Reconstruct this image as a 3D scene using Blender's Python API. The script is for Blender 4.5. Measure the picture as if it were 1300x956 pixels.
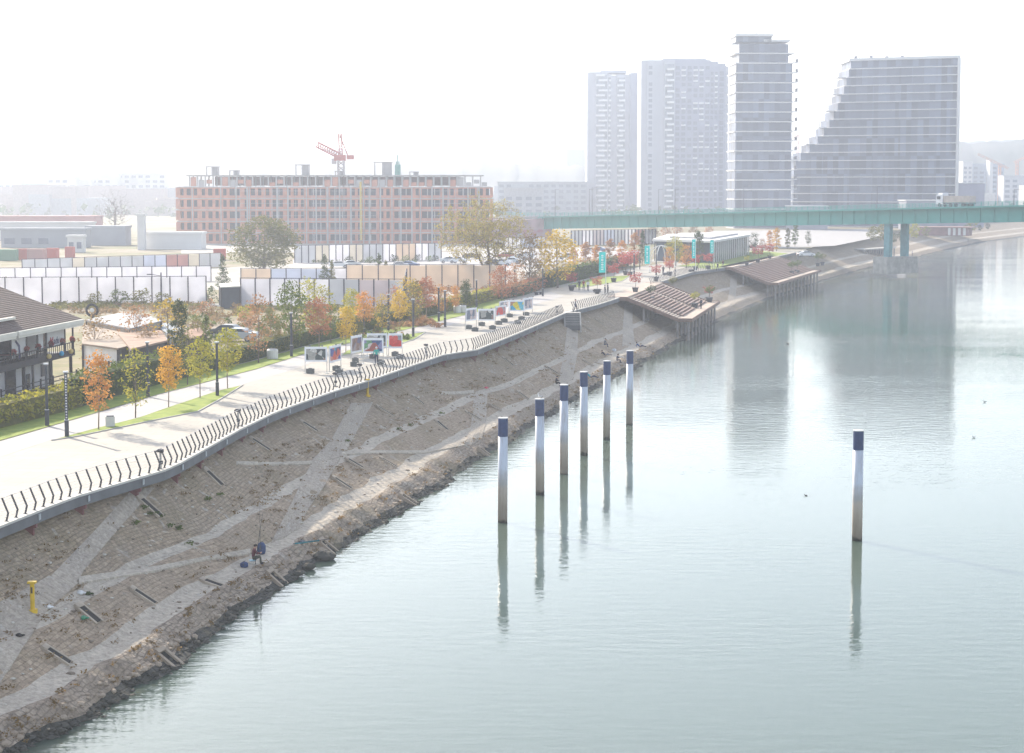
import bpy, bmesh, math, random
import numpy as np
from mathutils import Vector, Matrix
from mathutils.bvhtree import BVHTree
for o in list(bpy.data.objects): bpy.data.objects.remove(o)
S = bpy.context.scene
COL = S.collection
R = random.Random(7)

# ---------------------------------------------------------------- camera
H = 23.0; F = 2300.0; TP = 192.5/2300.0
PITCH = math.atan(TP)
cam = bpy.data.cameras.new('Camera'); camo = bpy.data.objects.new('Camera', cam); COL.objects.link(camo)
camo.location = (0, 0, H); camo.rotation_euler = (math.pi/2-PITCH, 0, 0)
cam.sensor_width = 36; cam.lens = F/1300*36
cam.shift_y = -44.5/1300
cam.clip_start = 0.5; cam.clip_end = 20000
S.camera = camo
# ---------------------------------------------------------------- light
SUN_AZ = math.radians(-37); SUN_EL = math.radians(29)
W = bpy.data.worlds.new('World'); S.world = W; W.use_nodes = True
wn = W.node_tree.nodes; wl = W.node_tree.links
sky = wn.new('ShaderNodeTexSky'); sky.sky_type = 'NISHITA'; sky.sun_disc = False
sky.sun_elevation = SUN_EL; sky.sun_rotation = SUN_AZ; sky.air_density = 1.0; sky.dust_density = 1.2; sky.ozone_density = 1.0
hs = wn.new('ShaderNodeHueSaturation'); hs.inputs['Saturation'].default_value = 0.55
wl.new(sky.outputs[0], hs.inputs['Color'])
bg = wn['Background']; wl.new(hs.outputs[0], bg.inputs[0]); bg.inputs[1].default_value = 0.15
sl = bpy.data.lights.new('sun', 'SUN'); sl.energy = 3.6; sl.angle = math.radians(0.6); sl.color = (1.0, 0.89, 0.72)
so = bpy.data.objects.new('sun', sl); COL.objects.link(so)
sv = Vector((math.sin(SUN_AZ)*math.cos(SUN_EL), math.cos(SUN_AZ)*math.cos(SUN_EL), math.sin(SUN_EL)))
so.rotation_euler = sv.to_track_quat('Z', 'Y').to_euler(); so.location = (-60, 120, 90)
vs = S.view_settings; vs.view_transform = 'Standard'; vs.look = 'None'; vs.gamma = 1; vs.use_curve_mapping = False
vs.exposure = 1.33
S.cycles.max_bounces = 6; S.cycles.volume_bounces = 1; S.cycles.transparent_max_bounces = 8
S.cycles.use_denoising = True

# ---------------------------------------------------------------- helpers
cP, sP = math.cos(PITCH), math.sin(PITCH)
def ray(x, y):
    u, v = x-650, 433.5-y
    return Vector((u, F*cP+v*sP, -F*sP+v*cP))
def gp(x, y, z=6.5):
    d = ray(x, y); t = (z-H)/d.z
    return Vector((d.x*t, d.y*t, z))
def at(x, y, Y):
    d = ray(x, y); t = Y/d.y
    return Vector((d.x*t, Y, H+d.z*t))
PV = 6.5   # level of the promenade above the river

def mat(name, col, rough=0.8, var=0.15, scale=1.0, metal=0.0, bump=0.0, col2=None, trans=0.0, det=4, objvar=0.0, spec=None):
    m = bpy.data.materials.new(name); m.use_nodes = True
    n = m.node_tree.nodes; l = m.node_tree.links; p = n['Principled BSDF']
    p.inputs['Roughness'].default_value = rough; p.inputs['Metallic'].default_value = metal
    if spec is not None: p.inputs['Specular IOR Level'].default_value = spec
    c4 = (*col, 1)
    tc = n.new('ShaderNodeTexCoord'); nz = n.new('ShaderNodeTexNoise'); nz.inputs['Scale'].default_value = scale; nz.inputs['Detail'].default_value = det
    l.new(tc.outputs['Object'], nz.inputs['Vector'])
    mx = n.new('ShaderNodeMix'); mx.data_type = 'RGBA'
    if col2 is None:
        a = tuple(max(0, c*(1-var)) for c in col); b = tuple(min(1, c*(1+var)) for c in col)
    else: a, b = col, col2
    mx.inputs['A'].default_value = (*a, 1); mx.inputs['B'].default_value = (*b, 1)
    mr = n.new('ShaderNodeMapRange'); mr.inputs['From Min'].default_value = .32; mr.inputs['From Max'].default_value = .68
    l.new(nz.outputs['Fac'], mr.inputs[0]); l.new(mr.outputs[0], mx.inputs['Factor'])
    out = mx.outputs['Result']
    if objvar:
        oi = n.new('ShaderNodeObjectInfo'); h = n.new('ShaderNodeHueSaturation')
        r1 = n.new('ShaderNodeMapRange'); r1.inputs['To Min'].default_value = 1-objvar; r1.inputs['To Max'].default_value = 1+objvar
        l.new(oi.outputs['Random'], r1.inputs[0]); l.new(r1.outputs[0], h.inputs['Value']); l.new(out, h.inputs['Color']); out = h.outputs[0]
    l.new(out, p.inputs['Base Color'])
    if bump:
        b = n.new('ShaderNodeBump'); b.inputs['Strength'].default_value = bump; l.new(nz.outputs['Fac'], b.inputs['Height']); l.new(b.outputs[0], p.inputs['Normal'])
    if trans:
        t = n.new('ShaderNodeBsdfTranslucent'); l.new(out, t.inputs[0]); ms = n.new('ShaderNodeMixShader'); ms.inputs[0].default_value = trans
        l.new(p.outputs[0], ms.inputs[1]); l.new(t.outputs[0], ms.inputs[2]); l.new(ms.outputs[0], n['Material Output'].inputs['Surface'])
    return m

def mesh_from(name, V, Fc, mats=None, mi=None, uv=None, smooth=False):
    me = bpy.data.meshes.new(name)
    me.from_pydata([tuple(v) for v in V], [], Fc)
    for m in (mats or []): me.materials.append(m)
    if mi is not None: me.polygons.foreach_set('material_index', mi)
    if uv is not None:
        ul = me.uv_layers.new(name='UVMap')
        li = np.zeros(len(me.loops), dtype=np.int32); me.loops.foreach_get('vertex_index', li)
        ul.data.foreach_set('uv', np.asarray(uv, dtype=np.float32)[li].ravel())
    if smooth: me.polygons.foreach_set('use_smooth', [True]*len(me.polygons))
    me.update(); return me
def link(name, me, parent=None, loc=None):
    o = bpy.data.objects.new(name, me); COL.objects.link(o)
    if parent: o.parent = parent
    if loc is not None: o.location = loc
    return o
class MB:
    def __init__(s): s.V = []; s.F = []; s.M = []; s.mats = []
    def mi(s, m):
        if m not in s.mats: s.mats.append(m)
        return s.mats.index(m)
    def add(s, V, Fc, m):
        b = len(s.V); s.V += [Vector(v) for v in V]; k = s.mi(m)
        for f in Fc: s.F.append(tuple(b+i for i in f)); s.M.append(k)
        return s
    def box(s, c, d, m, rz=0.0, taper=1.0):
        x, y, z = d[0]/2, d[1]/2, d[2]/2; q = Matrix.Rotation(rz, 3, 'Z'); c = Vector(c)
        V = []
        for sz, k in ((-z, 1), (z, taper)):
            for a, b in ((-x, -y), (x, -y), (x, y), (-x, y)): V.append(c+q@Vector((a*k, b*k, sz)))
        return s.add(V, [(3,2,1,0),(4,5,6,7),(0,1,5,4),(1,2,6,5),(2,3,7,6),(3,0,4,7)], m)
    def prism(s, poly, z0, z1, m, mtop=None):
        n = len(poly)
        a = sum(poly[i][0]*poly[(i+1)%n][1]-poly[(i+1)%n][0]*poly[i][1] for i in range(n))
        if a < 0: poly = poly[::-1]
        f0 = (lambda p: z0(p)) if callable(z0) else (lambda p: z0)
        f1 = (lambda p: z1(p)) if callable(z1) else (lambda p: z1)
        V = [(p[0], p[1], f0(p)) for p in poly]+[(p[0], p[1], f1(p)) for p in poly]
        s.add(V, [tuple(range(n))[::-1]]+[(i, (i+1)%n, n+(i+1)%n, n+i) for i in range(n)], m)
        return s.add(V[n:], [tuple(range(n))], mtop or m)
    def tube(s, p, q, r0, r1=None, m=None, n=6, cap=True):
        p, q = Vector(p), Vector(q); r1 = r0 if r1 is None else r1
        d = (q-p).normalized(); a = d.orthogonal().normalized(); b = d.cross(a)
        V = [];
        for c, r in ((p, r0), (q, r1)):
            for i in range(n):
                t = 2*math.pi*i/n; V.append(c+(a*math.cos(t)+b*math.sin(t))*r)
        Fc = [(i, (i+1)%n, n+(i+1)%n, n+i) for i in range(n)]
        if cap: Fc += [tuple(range(n))[::-1], tuple(range(n, 2*n))]
        return s.add(V, Fc, m)
    def lathe(s, prof, c, m, n=12):
        c = Vector(c); V = []; Fc = []
        for r, z in prof:
            for i in range(n):
                t = 2*math.pi*i/n; V.append(c+Vector((r*math.cos(t), r*math.sin(t), z)))
        for k in range(len(prof)-1):
            for i in range(n): Fc.append((k*n+i, k*n+(i+1)%n, (k+1)*n+(i+1)%n, (k+1)*n+i))
        Fc += [tuple(range(n))[::-1], tuple(range((len(prof)-1)*n, len(prof)*n))]
        return s.add(V, Fc, m)
    def ball(s, c, r, m, n=8, k=6):
        rx, ry, rz = r if hasattr(r, '__len__') else (r, r, r); c = Vector(c); V = [c+Vector((0,0,-rz))]; Fc = []
        for j in range(1, k):
            a = math.pi*j/k
            for i in range(n):
                t = 2*math.pi*i/n; V.append(c+Vector((rx*math.sin(a)*math.cos(t), ry*math.sin(a)*math.sin(t), -rz*math.cos(a))))
        V.append(c+Vector((0,0,rz)))
        for i in range(n): Fc.append((0, 1+(i+1)%n, 1+i))
        for j in range(k-2):
            for i in range(n): Fc.append((1+j*n+i, 1+j*n+(i+1)%n, 1+(j+1)*n+(i+1)%n, 1+(j+1)*n+i))
        b = 1+(k-2)*n
        for i in range(n): Fc.append((b+i, b+(i+1)%n, len(V)-1))
        return s.add(V, Fc, m)
    def mesh(s, name, smooth=False): return mesh_from(name, s.V, s.F, s.mats, s.M, smooth=smooth)
    def build(s, name, parent=None, loc=None, smooth=False): return link(name, s.mesh(name, smooth), parent, loc)

def tag(o, label, cat, group=None, kind=None):
    if label: o['label'] = label
    if cat: o['category'] = cat
    if group: o['group'] = group
    if kind: o['kind'] = kind
    return o
def empty(name, loc, label, cat, group=None, rz=0.0, sc=1.0):
    o = bpy.data.objects.new(name, None); COL.objects.link(o); o.location = loc; o.rotation_euler = (0, 0, rz); o.scale = (sc,)*3
    o.empty_display_size = .2
    return tag(o, label, cat, group)
def struct(o): o['kind'] = 'structure'; return o
def copy_tree(o, parent=None):
    c = o.copy(); COL.objects.link(c); c.parent = parent
    for ch in list(o.children): copy_tree(ch, c)
    return c
def many(name, items, m, parent, cap=100):
    """items: (centre, size); the first cap become parts of their own, the rest one part"""
    u = MB(); u.box((0,0,0),(1,1,1), m); me = u.mesh(name)
    for c, d in items[:cap]:
        o = link(name, me, parent, c); o.scale = d
    if len(items) > cap:
        b = MB()
        for c, d in items[cap:]: b.box(c, d, m)
        b.build(name, parent)['kind'] = 'stuff'
_kids = {}
def dup(src, loc, rz=0.0, sc=1.0, label=None, group=None):
    c = copy_tree(src); c.location = loc; c.rotation_euler = (0, 0, rz); c.scale = (sc,)*3 if not hasattr(sc, '__len__') else sc
    if label: c['label'] = label
    if group: c['group'] = group
    return c
ORD = 'first second third fourth fifth sixth seventh eighth ninth tenth eleventh twelfth thirteenth fourteenth fifteenth sixteenth seventeenth eighteenth nineteenth twentieth'.split()
def ordn(i):
    if i < 20: return ORD[i]
    t = ['twenty', 'thirty', 'forty', 'fifty', 'sixty', 'seventy', 'eighty', 'ninety'][(i+1)//10-2]
    return (t+'-'+ORD[(i+1)%10-1]) if (i+1) % 10 else t[:-1]+'ieth'
def interp(x, P):
    if x <= P[0][0]: return P[0][1]+(x-P[0][0])*(P[1][1]-P[0][1])/(P[1][0]-P[0][0])
    for (a, b), (c, d) in zip(P, P[1:]):
        if x <= c: return b+(d-b)*(x-a)/(c-a)
    return P[-1][1]+(x-P[-1][0])*(P[-1][1]-P[-2][1])/(P[-1][0]-P[-2][0])
# ---------------------------------------------------------------- shore lines, measured as X over Y
E_px = [(0,668),(90,632),(163,610),(206,598),(232,586),(302.5,546),(350,523),(383,511),(425.5,496),(476,480.5),(526,463),(563.5,450),(605,444),(660,422),(718,397),(761,386),(783,379),(827,361),(880,345),(948,336),(966,330)]
W_px = [(186,867),(229,842),(298,785),(325,766),(368,738),(420,701),(440,693),(476,671),(513,648),(551,625),(576,605),(606,585),(656,557),(676,540),(721,513),(747,498),(775,483),(809,465),(846,444),(880,421),(916,406),(956,388),(996,373),(1036,360),(1063,352),(1095,343),(1125,336),(1158,329),(1201,318),(1251,307),(1300,300.5)]
EX = sorted((gp(x, y, PV).y, gp(x, y, PV).x) for x, y in E_px)
WX = sorted((gp(x, y, 0).y, gp(x, y, 0).x) for x, y in W_px)
EX = [(40, -33.0)]+EX+[(470, 72.0), (520, 87.0)]
def waterX(Y):
    return interp(Y, WX)
def edgeX(Y):
    if Y > 520:
        return waterX(Y)-(14+min(12, (Y-520)*.05))
    return interp(Y, EX)

# ---------------------------------------------------------------- materials of the setting
def stone_mat(name, c1, c2, mortar, bw, bh, dirt, grime=0.5, msize=0.03, bright=0.5, wobble=.3):
    m = bpy.data.materials.new(name); m.use_nodes = True
    n = m.node_tree.nodes; l = m.node_tree.links; p = n['Principled BSDF']; p.inputs['Roughness'].default_value = .9
    uv = n.new('ShaderNodeUVMap'); br = n.new('ShaderNodeTexBrick')
    wob = n.new('ShaderNodeTexNoise'); wob.inputs['Scale'].default_value = .8; l.new(uv.outputs[0], wob.inputs['Vector'])
    vm = n.new('ShaderNodeVectorMath'); vm.operation = 'MULTIPLY_ADD'; vm.inputs[1].default_value = (wobble, wobble, 0); l.new(wob.outputs['Color'], vm.inputs[0]); l.new(uv.outputs[0], vm.inputs[2])
    l.new(vm.outputs[0], br.inputs['Vector'])
    br.inputs['Color1'].default_value = (*c1, 1); br.inputs['Color2'].default_value = (*c2, 1); br.inputs['Mortar'].default_value = (*mortar, 1)
    br.inputs['Scale'].default_value = 1; br.inputs['Brick Width'].default_value = bw; br.inputs['Row Height'].default_value = bh; br.inputs['Mortar Size'].default_value = msize; br.inputs['Mortar Smooth'].default_value = .6
    nz = n.new('ShaderNodeTexNoise'); nz.inputs['Scale'].default_value = .22; nz.inputs['Detail'].default_value = 8; nz.inputs['Roughness'].default_value = .7; l.new(uv.outputs[0], nz.inputs['Vector'])
    r = n.new('ShaderNodeMapRange'); r.inputs['From Min'].default_value = .42; r.inputs['From Max'].default_value = .66; r.inputs['To Max'].default_value = min(1, grime*1.3); l.new(nz.outputs['Fac'], r.inputs[0])
    m1 = n.new('ShaderNodeMix'); m1.data_type = 'RGBA'; l.new(r.outputs[0], m1.inputs['Factor']); l.new(br.outputs['Color'], m1.inputs['A']); m1.inputs['B'].default_value = (*dirt, 1)
    # pale lime and mortar spills
    n2 = n.new('ShaderNodeTexNoise'); n2.inputs['Scale'].default_value = .8; n2.inputs['Detail'].default_value = 3; n2.inputs['Distortion'].default_value = .6; l.new(uv.outputs[0], n2.inputs['Vector'])
    r2 = n.new('ShaderNodeMapRange'); r2.inputs['From Min'].default_value = .64; r2.inputs['From Max'].default_value = .70; r2.inputs['To Max'].default_value = bright; l.new(n2.outputs['Fac'], r2.inputs[0])
    m2 = n.new('ShaderNodeMix'); m2.data_type = 'RGBA'; l.new(r2.outputs[0], m2.inputs['Factor']); l.new(m1.outputs['Result'], m2.inputs['A']); m2.inputs['B'].default_value = (.50, .47, .43, 1)
    # mossy and rusty tints
    n3 = n.new('ShaderNodeTexNoise'); n3.inputs['Scale'].default_value = .13; n3.inputs['Detail'].default_value = 6; n3.inputs['Roughness'].default_value = .75
    mp = n.new('ShaderNodeVectorMath'); mp.operation = 'ADD'; mp.inputs[1].default_value = (37, 11, 0); l.new(uv.outputs[0], mp.inputs[0]); l.new(mp.outputs[0], n3.inputs['Vector'])
    r3 = n.new('ShaderNodeMapRange'); r3.inputs['From Min'].default_value = .50; r3.inputs['From Max'].default_value = .64; r3.inputs['To Max'].default_value = .62 if bw < 4 else .15; l.new(n3.outputs['Fac'], r3.inputs[0])
    m3 = n.new('ShaderNodeMix'); m3.data_type = 'RGBA'; l.new(r3.outputs[0], m3.inputs['Factor']); l.new(m2.outputs['Result'], m3.inputs['A']); m3.inputs['B'].default_value = (.23, .185, .105, 1)
    n5 = n.new('ShaderNodeTexNoise'); n5.inputs['Scale'].default_value = 2.6; n5.inputs['Detail'].default_value = 9; n5.inputs['Roughness'].default_value = .8; l.new(uv.outputs[0], n5.inputs['Vector'])
    r5 = n.new('ShaderNodeMapRange'); r5.inputs['From Min'].default_value = .36; r5.inputs['From Max'].default_value = .64; r5.inputs['To Min'].default_value = .62; r5.inputs['To Max'].default_value = 1.28; l.new(n5.outputs['Fac'], r5.inputs[0])
    m5 = n.new('ShaderNodeMix'); m5.data_type = 'RGBA'; m5.blend_type = 'MULTIPLY'; m5.inputs['Factor'].default_value = 1; l.new(m3.outputs['Result'], m5.inputs['A']); l.new(r5.outputs[0], m5.inputs['B'])
    l.new(m5.outputs['Result'], p.inputs['Base Color'])
    n4 = n.new('ShaderNodeTexNoise'); n4.inputs['Scale'].default_value = 3; n4.inputs['Detail'].default_value = 5; l.new(uv.outputs[0], n4.inputs['Vector'])
    ad = n.new('ShaderNodeMath'); ad.operation = 'MULTIPLY_ADD'; l.new(br.outputs['Fac'], ad.inputs[0]); ad.inputs[1].default_value = -.5; l.new(n4.outputs['Fac'], ad.inputs[2])
    b = n.new('ShaderNodeBump'); b.inputs['Strength'].default_value = 1.0; b.inputs['Distance'].default_value = .16; l.new(ad.outputs[0], b.inputs['Height']); l.new(b.outputs[0], p.inputs['Normal'])
    return m
M = {}
M['stone'] = stone_mat('slope_stone', (.41,.315,.215), (.26,.195,.13), (.27,.21,.15), .40, .24, (.29,.235,.175), .62)
M['stone_low'] = stone_mat('lower_stone', (.42,.325,.23), (.30,.225,.155), (.30,.23,.165), .44, .25, (.30,.235,.17), .7, .02, .3)
M['berm'] = stone_mat('berm_concrete', (.48,.42,.345), (.42,.365,.295), (.28,.24,.19), 5.0, 6.0, (.37,.32,.265), .6, .012, .5)
M['toe'] = stone_mat('toe_stone', (.40,.325,.25), (.27,.215,.165), (.22,.175,.135), .42, .30, (.28,.22,.165), .8, .04, .3, .7)
M['wet'] = stone_mat('wet_stone', (.075,.07,.06), (.045,.042,.036), (.03,.03,.025), .7, .4, (.05,.048,.035), .6, .05, .1)
M['ramp'] = stone_mat('ramp_concrete', (.43,.37,.30), (.38,.325,.265), (.24,.20,.165), 6.0, 3.0, (.33,.285,.24), .6, .012, .4)
M['conc'] = mat('concrete', (.34,.33,.31), .85, .22, .8, bump=.2)
M['conc_dark'] = mat('dark_concrete', (.11,.115,.125), .8, .2, .6)
M['pave'] = None

def pave_mat(name, c, c2, joint, bw, bh, rot=0.0, stain=.45):
    m = bpy.data.materials.new(name); m.use_nodes = True
    n = m.node_tree.nodes; l = m.node_tree.links; p = n['Principled BSDF']; p.inputs['Roughness'].default_value = .75
    tc = n.new('ShaderNodeTexCoord'); mp = n.new('ShaderNodeMapping'); mp.inputs['Rotation'].default_value = (0, 0, rot); l.new(tc.outputs['Object'], mp.inputs[0])
    br = n.new('ShaderNodeTexBrick'); l.new(mp.outputs[0], br.inputs['Vector']); br.inputs['Scale'].default_value = 1
    br.inputs['Color1'].default_value = (*c, 1); br.inputs['Color2'].default_value = (*c2, 1); br.inputs['Mortar'].default_value = (*joint, 1)
    br.inputs['Brick Width'].default_value = bw; br.inputs['Row Height'].default_value = bh; br.inputs['Mortar Size'].default_value = .022
    nz = n.new('ShaderNodeTexNoise'); nz.inputs['Scale'].default_value = .16; nz.inputs['Detail'].default_value = 7; nz.inputs['Roughness'].default_value = .65; l.new(tc.outputs['Object'], nz.inputs['Vector'])
    r = n.new('ShaderNodeMapRange'); r.inputs['From Min'].default_value = .4; r.inputs['From Max'].default_value = .72; r.inputs['To Max'].default_value = stain; l.new(nz.outputs['Fac'], r.inputs[0])
    mx = n.new('ShaderNodeMix'); mx.data_type = 'RGBA'; l.new(r.outputs[0], mx.inputs['Factor']); l.new(br.outputs['Color'], mx.inputs['A']); mx.inputs['B'].default_value = (*[v*.62 for v in c], 1)
    l.new(mx.outputs['Result'], p.inputs['Base Color']); return m
M['pave'] = pave_mat('promenade_paving', (.36,.335,.295), (.325,.30,.265), (.22,.205,.18), 2.4, 1.2, math.radians(9))
M['path'] = pave_mat('path_asphalt', (.36,.345,.34), (.34,.325,.32), (.26,.25,.24), 3.0, 2.2, math.radians(9), .3)
M['lawn'] = mat('lawn_grass', (.14,.21,.02), .95, .3, 1.2, col2=(.24,.29,.035), det=10, bump=.3)
M['kerb'] = mat('kerb_stone', (.36,.35,.33), .8, .12, 1)
M['white_line'] = mat('painted_line', (.75,.75,.73), .6, .06, 3)
def ground_mat():
    m = bpy.data.materials.new('rough_ground'); m.use_nodes = True
    n = m.node_tree.nodes; l = m.node_tree.links; p = n['Principled BSDF']; p.inputs['Roughness'].default_value = .95
    tc = n.new('ShaderNodeTexCoord')
    a = n.new('ShaderNodeTexNoise'); a.inputs['Scale'].default_value = .045; a.inputs['Detail'].default_value = 9; a.inputs['Roughness'].default_value = .7; l.new(tc.outputs['Object'], a.inputs['Vector'])
    b = n.new('ShaderNodeTexNoise'); b.inputs['Scale'].default_value = .9; b.inputs['Detail'].default_value = 8; l.new(tc.outputs['Object'], b.inputs['Vector'])
    cr = n.new('ShaderNodeValToRGB'); e = cr.color_ramp.elements
    e[0].position = .38; e[0].color = (.10,.115,.035,1); e[1].position = .66; e[1].color = (.31,.25,.19,1)
    x = e.new(.46); x.color = (.17,.15,.06,1); x = e.new(.54); x.color = (.22,.18,.12,1)
    l.new(a.outputs['Fac'], cr.inputs[0])
    mx = n.new('ShaderNodeMix'); mx.data_type = 'RGBA'; mx.blend_type = 'MULTIPLY'; mx.inputs['Factor'].default_value = .6
    r = n.new('ShaderNodeMapRange'); r.inputs['From Min'].default_value = .3; r.inputs['From Max'].default_value = .7; r.inputs['To Min'].default_value = .55; r.inputs['To Max'].default_value = 1.2; l.new(b.outputs['Fac'], r.inputs[0])
    l.new(cr.outputs[0], mx.inputs['A']); l.new(r.outputs[0], mx.inputs['B']); l.new(mx.outputs['Result'], p.inputs['Base Color'])
    return m
M['ground'] = ground_mat()
M['gravel'] = mat('pale_gravel', (.28,.26,.23), .95, .2, .3, col2=(.42,.40,.36), det=8)
def water_mat():
    m = bpy.data.materials.new('river_water'); m.use_nodes = True
    n = m.node_tree.nodes; l = m.node_tree.links; p = n['Principled BSDF']
    p.inputs['Base Color'].default_value = (.075,.105,.085,1); p.inputs['Roughness'].default_value = .035; p.inputs['IOR'].default_value = 1.333; p.inputs['Subsurface Weight'].default_value = 1; p.inputs['Subsurface Radius'].default_value = (4,4,4); p.inputs['Subsurface Scale'].default_value = 1
    tc = n.new('ShaderNodeTexCoord')
    def wave(scale, sx, sy, rot, det):
        mp = n.new('ShaderNodeMapping'); mp.inputs['Scale'].default_value = (sx, sy, 1); mp.inputs['Rotation'].default_value = (0, 0, rot); l.new(tc.outputs['Object'], mp.inputs[0])
        w = n.new('ShaderNodeTexNoise'); w.inputs['Scale'].default_value = scale; w.inputs['Detail'].default_value = det; w.inputs['Roughness'].default_value = .5; l.new(mp.outputs[0], w.inputs['Vector']); return w
    w1 = wave(.9, .55, 1.6, math.radians(-14), 3); w2 = wave(3.2, .8, 1.3, math.radians(8), 2); w3 = wave(.03, .6, 1.6, math.radians(-10), 5)
    b1 = n.new('ShaderNodeBump'); b1.inputs['Strength'].default_value = 1; b1.inputs['Distance'].default_value = .027; l.new(w1.outputs['Fac'], b1.inputs['Height'])
    gate = n.new('ShaderNodeMapRange'); gate.inputs['From Min'].default_value = .38; gate.inputs['From Max'].default_value = .65; gate.inputs['To Min'].default_value = .42; gate.inputs['To Max'].default_value = 1.0; l.new(w3.outputs['Fac'], gate.inputs[0])
    l.new(gate.outputs[0], b1.inputs['Strength'])
    b2 = n.new('ShaderNodeBump'); b2.inputs['Distance'].default_value = .006; l.new(w2.outputs['Fac'], b2.inputs['Height']); l.new(b1.outputs[0], b2.inputs['Normal']); l.new(gate.outputs[0], b2.inputs['Strength'])
    l.new(b2.outputs[0], p.inputs['Normal'])
    return m
M['water'] = water_mat()

# ---------------------------------------------------------------- river, ground, bank
wb = MB(); wb.add([(-90,30,0),(3000,30,0),(3000,2600,0),(-90,2600,0)], [(0,1,2,3)], M['water']); struct(wb.build('river'))
# land sheet: everything behind the promenade edge
Ys = [30+i*6 for i in range(90)]+[570+i*30 for i in range(18)]
pts = [(edgeX(y)-.9, y) for y in Ys]
gb = MB()
V = []; Fc = []
for (x, y) in pts: V += [(x, y, 6.44), (-3600, y, 6.44)]
for i in range(len(pts)-1): Fc.append((2*i, 2*i+2, 2*i+3, 2*i+1))
gb.add(V, Fc, M['ground'])
xl, yl = pts[-1]
gb.add([(-3600,yl,6.44),(xl,yl,6.44),(xl+170,yl+200,6.44),(xl+500,yl+420,6.44),(3400,yl+900,6.44),(3400,6200,6.44),(-3600,6200,6.44)], [(0,1,2,3,4,5,6)], M['ground'])
gb.add([(xl,yl,6.44),(xl+30,yl,-1),(xl+200,yl+200,-1),(xl+530,yl+420,-1),(3400,yl+860,-1),(3400,yl+900,6.44),(xl+500,yl+420,6.44),(xl+170,yl+200,6.44)], [(0,1,2,7),(7,2,3,6),(6,3,4,5)], M['stone_low'])
struct(gb.build('ground'))

PROF = [(-.04,6.1,0),(0.0,5.95,0),(.06,5.5,0),(.12,5.05,0),(.18,4.6,0),(.24,4.15,0),(.30,3.72,0),(.36,3.3,0),(.42,2.9,0),(.45,2.72,1),(.50,2.60,1),(.54,2.4,2),(.59,2.05,2),(.64,1.72,2),(.69,1.42,2),(.72,1.25,1),(.77,1.16,1),(.82,1.10,1),(.845,1.05,3),(.875,.82,3),(.91,.55,3),(.945,.30,3),(.965,.16,4),(1.0,0.0,4),(1.04,-.22,4),(1.15,-.9,4),(1.3,-1.5,4)]
Yb = []; y = 52.0
while y < 1100:
    Yb.append(y); y += .8 if y < 180 else (1.6 if y < 320 else 5)
from mathutils import noise as mn
V = []; Fc = []; mi = []; uv = []; s = 0.0; prev = None
K = len(PROF)
for Y in Yb:
    e, w = edgeX(Y)-1.2, waterX(Y)
    w += .9*mn.noise(Vector((Y*.16, 3, 0)))+.5*mn.noise(Vector((Y*.6, 8, 0)))
    if prev is not None: s += math.hypot(Y-prev[0], w-prev[1])
    prev = (Y, w); acc = 0; lastp = None
    for j, (t, z, k) in enumerate(PROF):
        x = e+(w-e)*t
        q = .20*mn.noise(Vector((x*.45, Y*.3, 1.7)))+.08*mn.noise(Vector((x*1.7, Y*1.3, 5)))
        if k == 1: q *= .3
        if k in (3, 4): q = .22*mn.noise(Vector((x*.9, Y*.5, 2)))+.12*mn.noise(Vector((x*2.3, Y*1.6, 9)))
        if j == 0: q = 0
        if lastp: acc += math.hypot((x-lastp[0])*.95, z-lastp[1])
        lastp = (x, z); V.append((x, Y, z+q)); uv.append((s, acc))
for i in range(len(Yb)-1):
    for j in range(K-1):
        Fc.append((i*K+j, i*K+j+1, (i+1)*K+j+1, (i+1)*K+j)); mi.append(PROF[j+1][2])
bank_me = mesh_from('riverbank', V, Fc, [M['stone'], M['berm'], M['stone_low'], M['toe'], M['wet']], mi, uv, smooth=True)
struct(link('riverbank', bank_me))
BVH = BVHTree.FromPolygons(V, Fc)
O = Vector((0, 0, H))
def hit(x, y):
    r = BVH.ray_cast(O, ray(x, y).normalized())
    return (r[0], r[1]) if r[0] is not None else (gp(x, y, 2.0), Vector((0, 0, 1)))
def drop(X, Y):
    r = BVH.ray_cast(Vector((X, Y, 50)), Vector((0, 0, -1)))
    return r[0] if r[0] is not None else Vector((X, Y, 0))
# ramps and stairs worn into the slope: strips laid on the bank
def strip(name, A, B, m, n=14, k=5, lift=.05, cross=None):
    """A, B: two edge polylines in photo pixels, sampled on the bank"""
    def samp(P, t):
        t *= len(P)-1; i = min(int(t), len(P)-2); f = t-i
        return (P[i][0]+(P[i+1][0]-P[i][0])*f, P[i][1]+(P[i+1][1]-P[i][1])*f)
    V = []; uvs = []; Fc = []
    for i in range(n+1):
        a, b = samp(A, i/n), samp(B, i/n)
        p0, p1 = hit(*a)[0], hit(*b)[0]
        for j in range(k+1):
            q = p0.lerp(p1, j/k); q = drop(q.x, q.y); q.z += lift; V.append(q); uvs.append((j/k*(p1-p0).length, q.y))
    for i in range(n):
        for j in range(k): Fc.append((i*(k+1)+j, i*(k+1)+j+1, (i+1)*(k+1)+j+1, (i+1)*(k+1)+j))
    # skirt
    nv = len(V); ring = [j for j in range(k+1)]+[i*(k+1)+k for i in range(1, n+1)]+[n*(k+1)+j for j in range(k-1, -1, -1)]+[i*(k+1) for i in range(n-1, 0, -1)]
    for r_ in ring: V.append(V[r_]-Vector((0, 0, .4))); uvs.append(uvs[r_])
    for a in range(len(ring)): b = (a+1) % len(ring); Fc.append((ring[a], ring[b], nv+b, nv+a))
    return struct(link(name, mesh_from(name, V, Fc, [m], [0]*len(Fc), uvs)))
strip('ramp', [(168,622),(120,675),(62,735)], [(196,620),(150,672),(108,722),(96,742)], M['ramp'])
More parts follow.
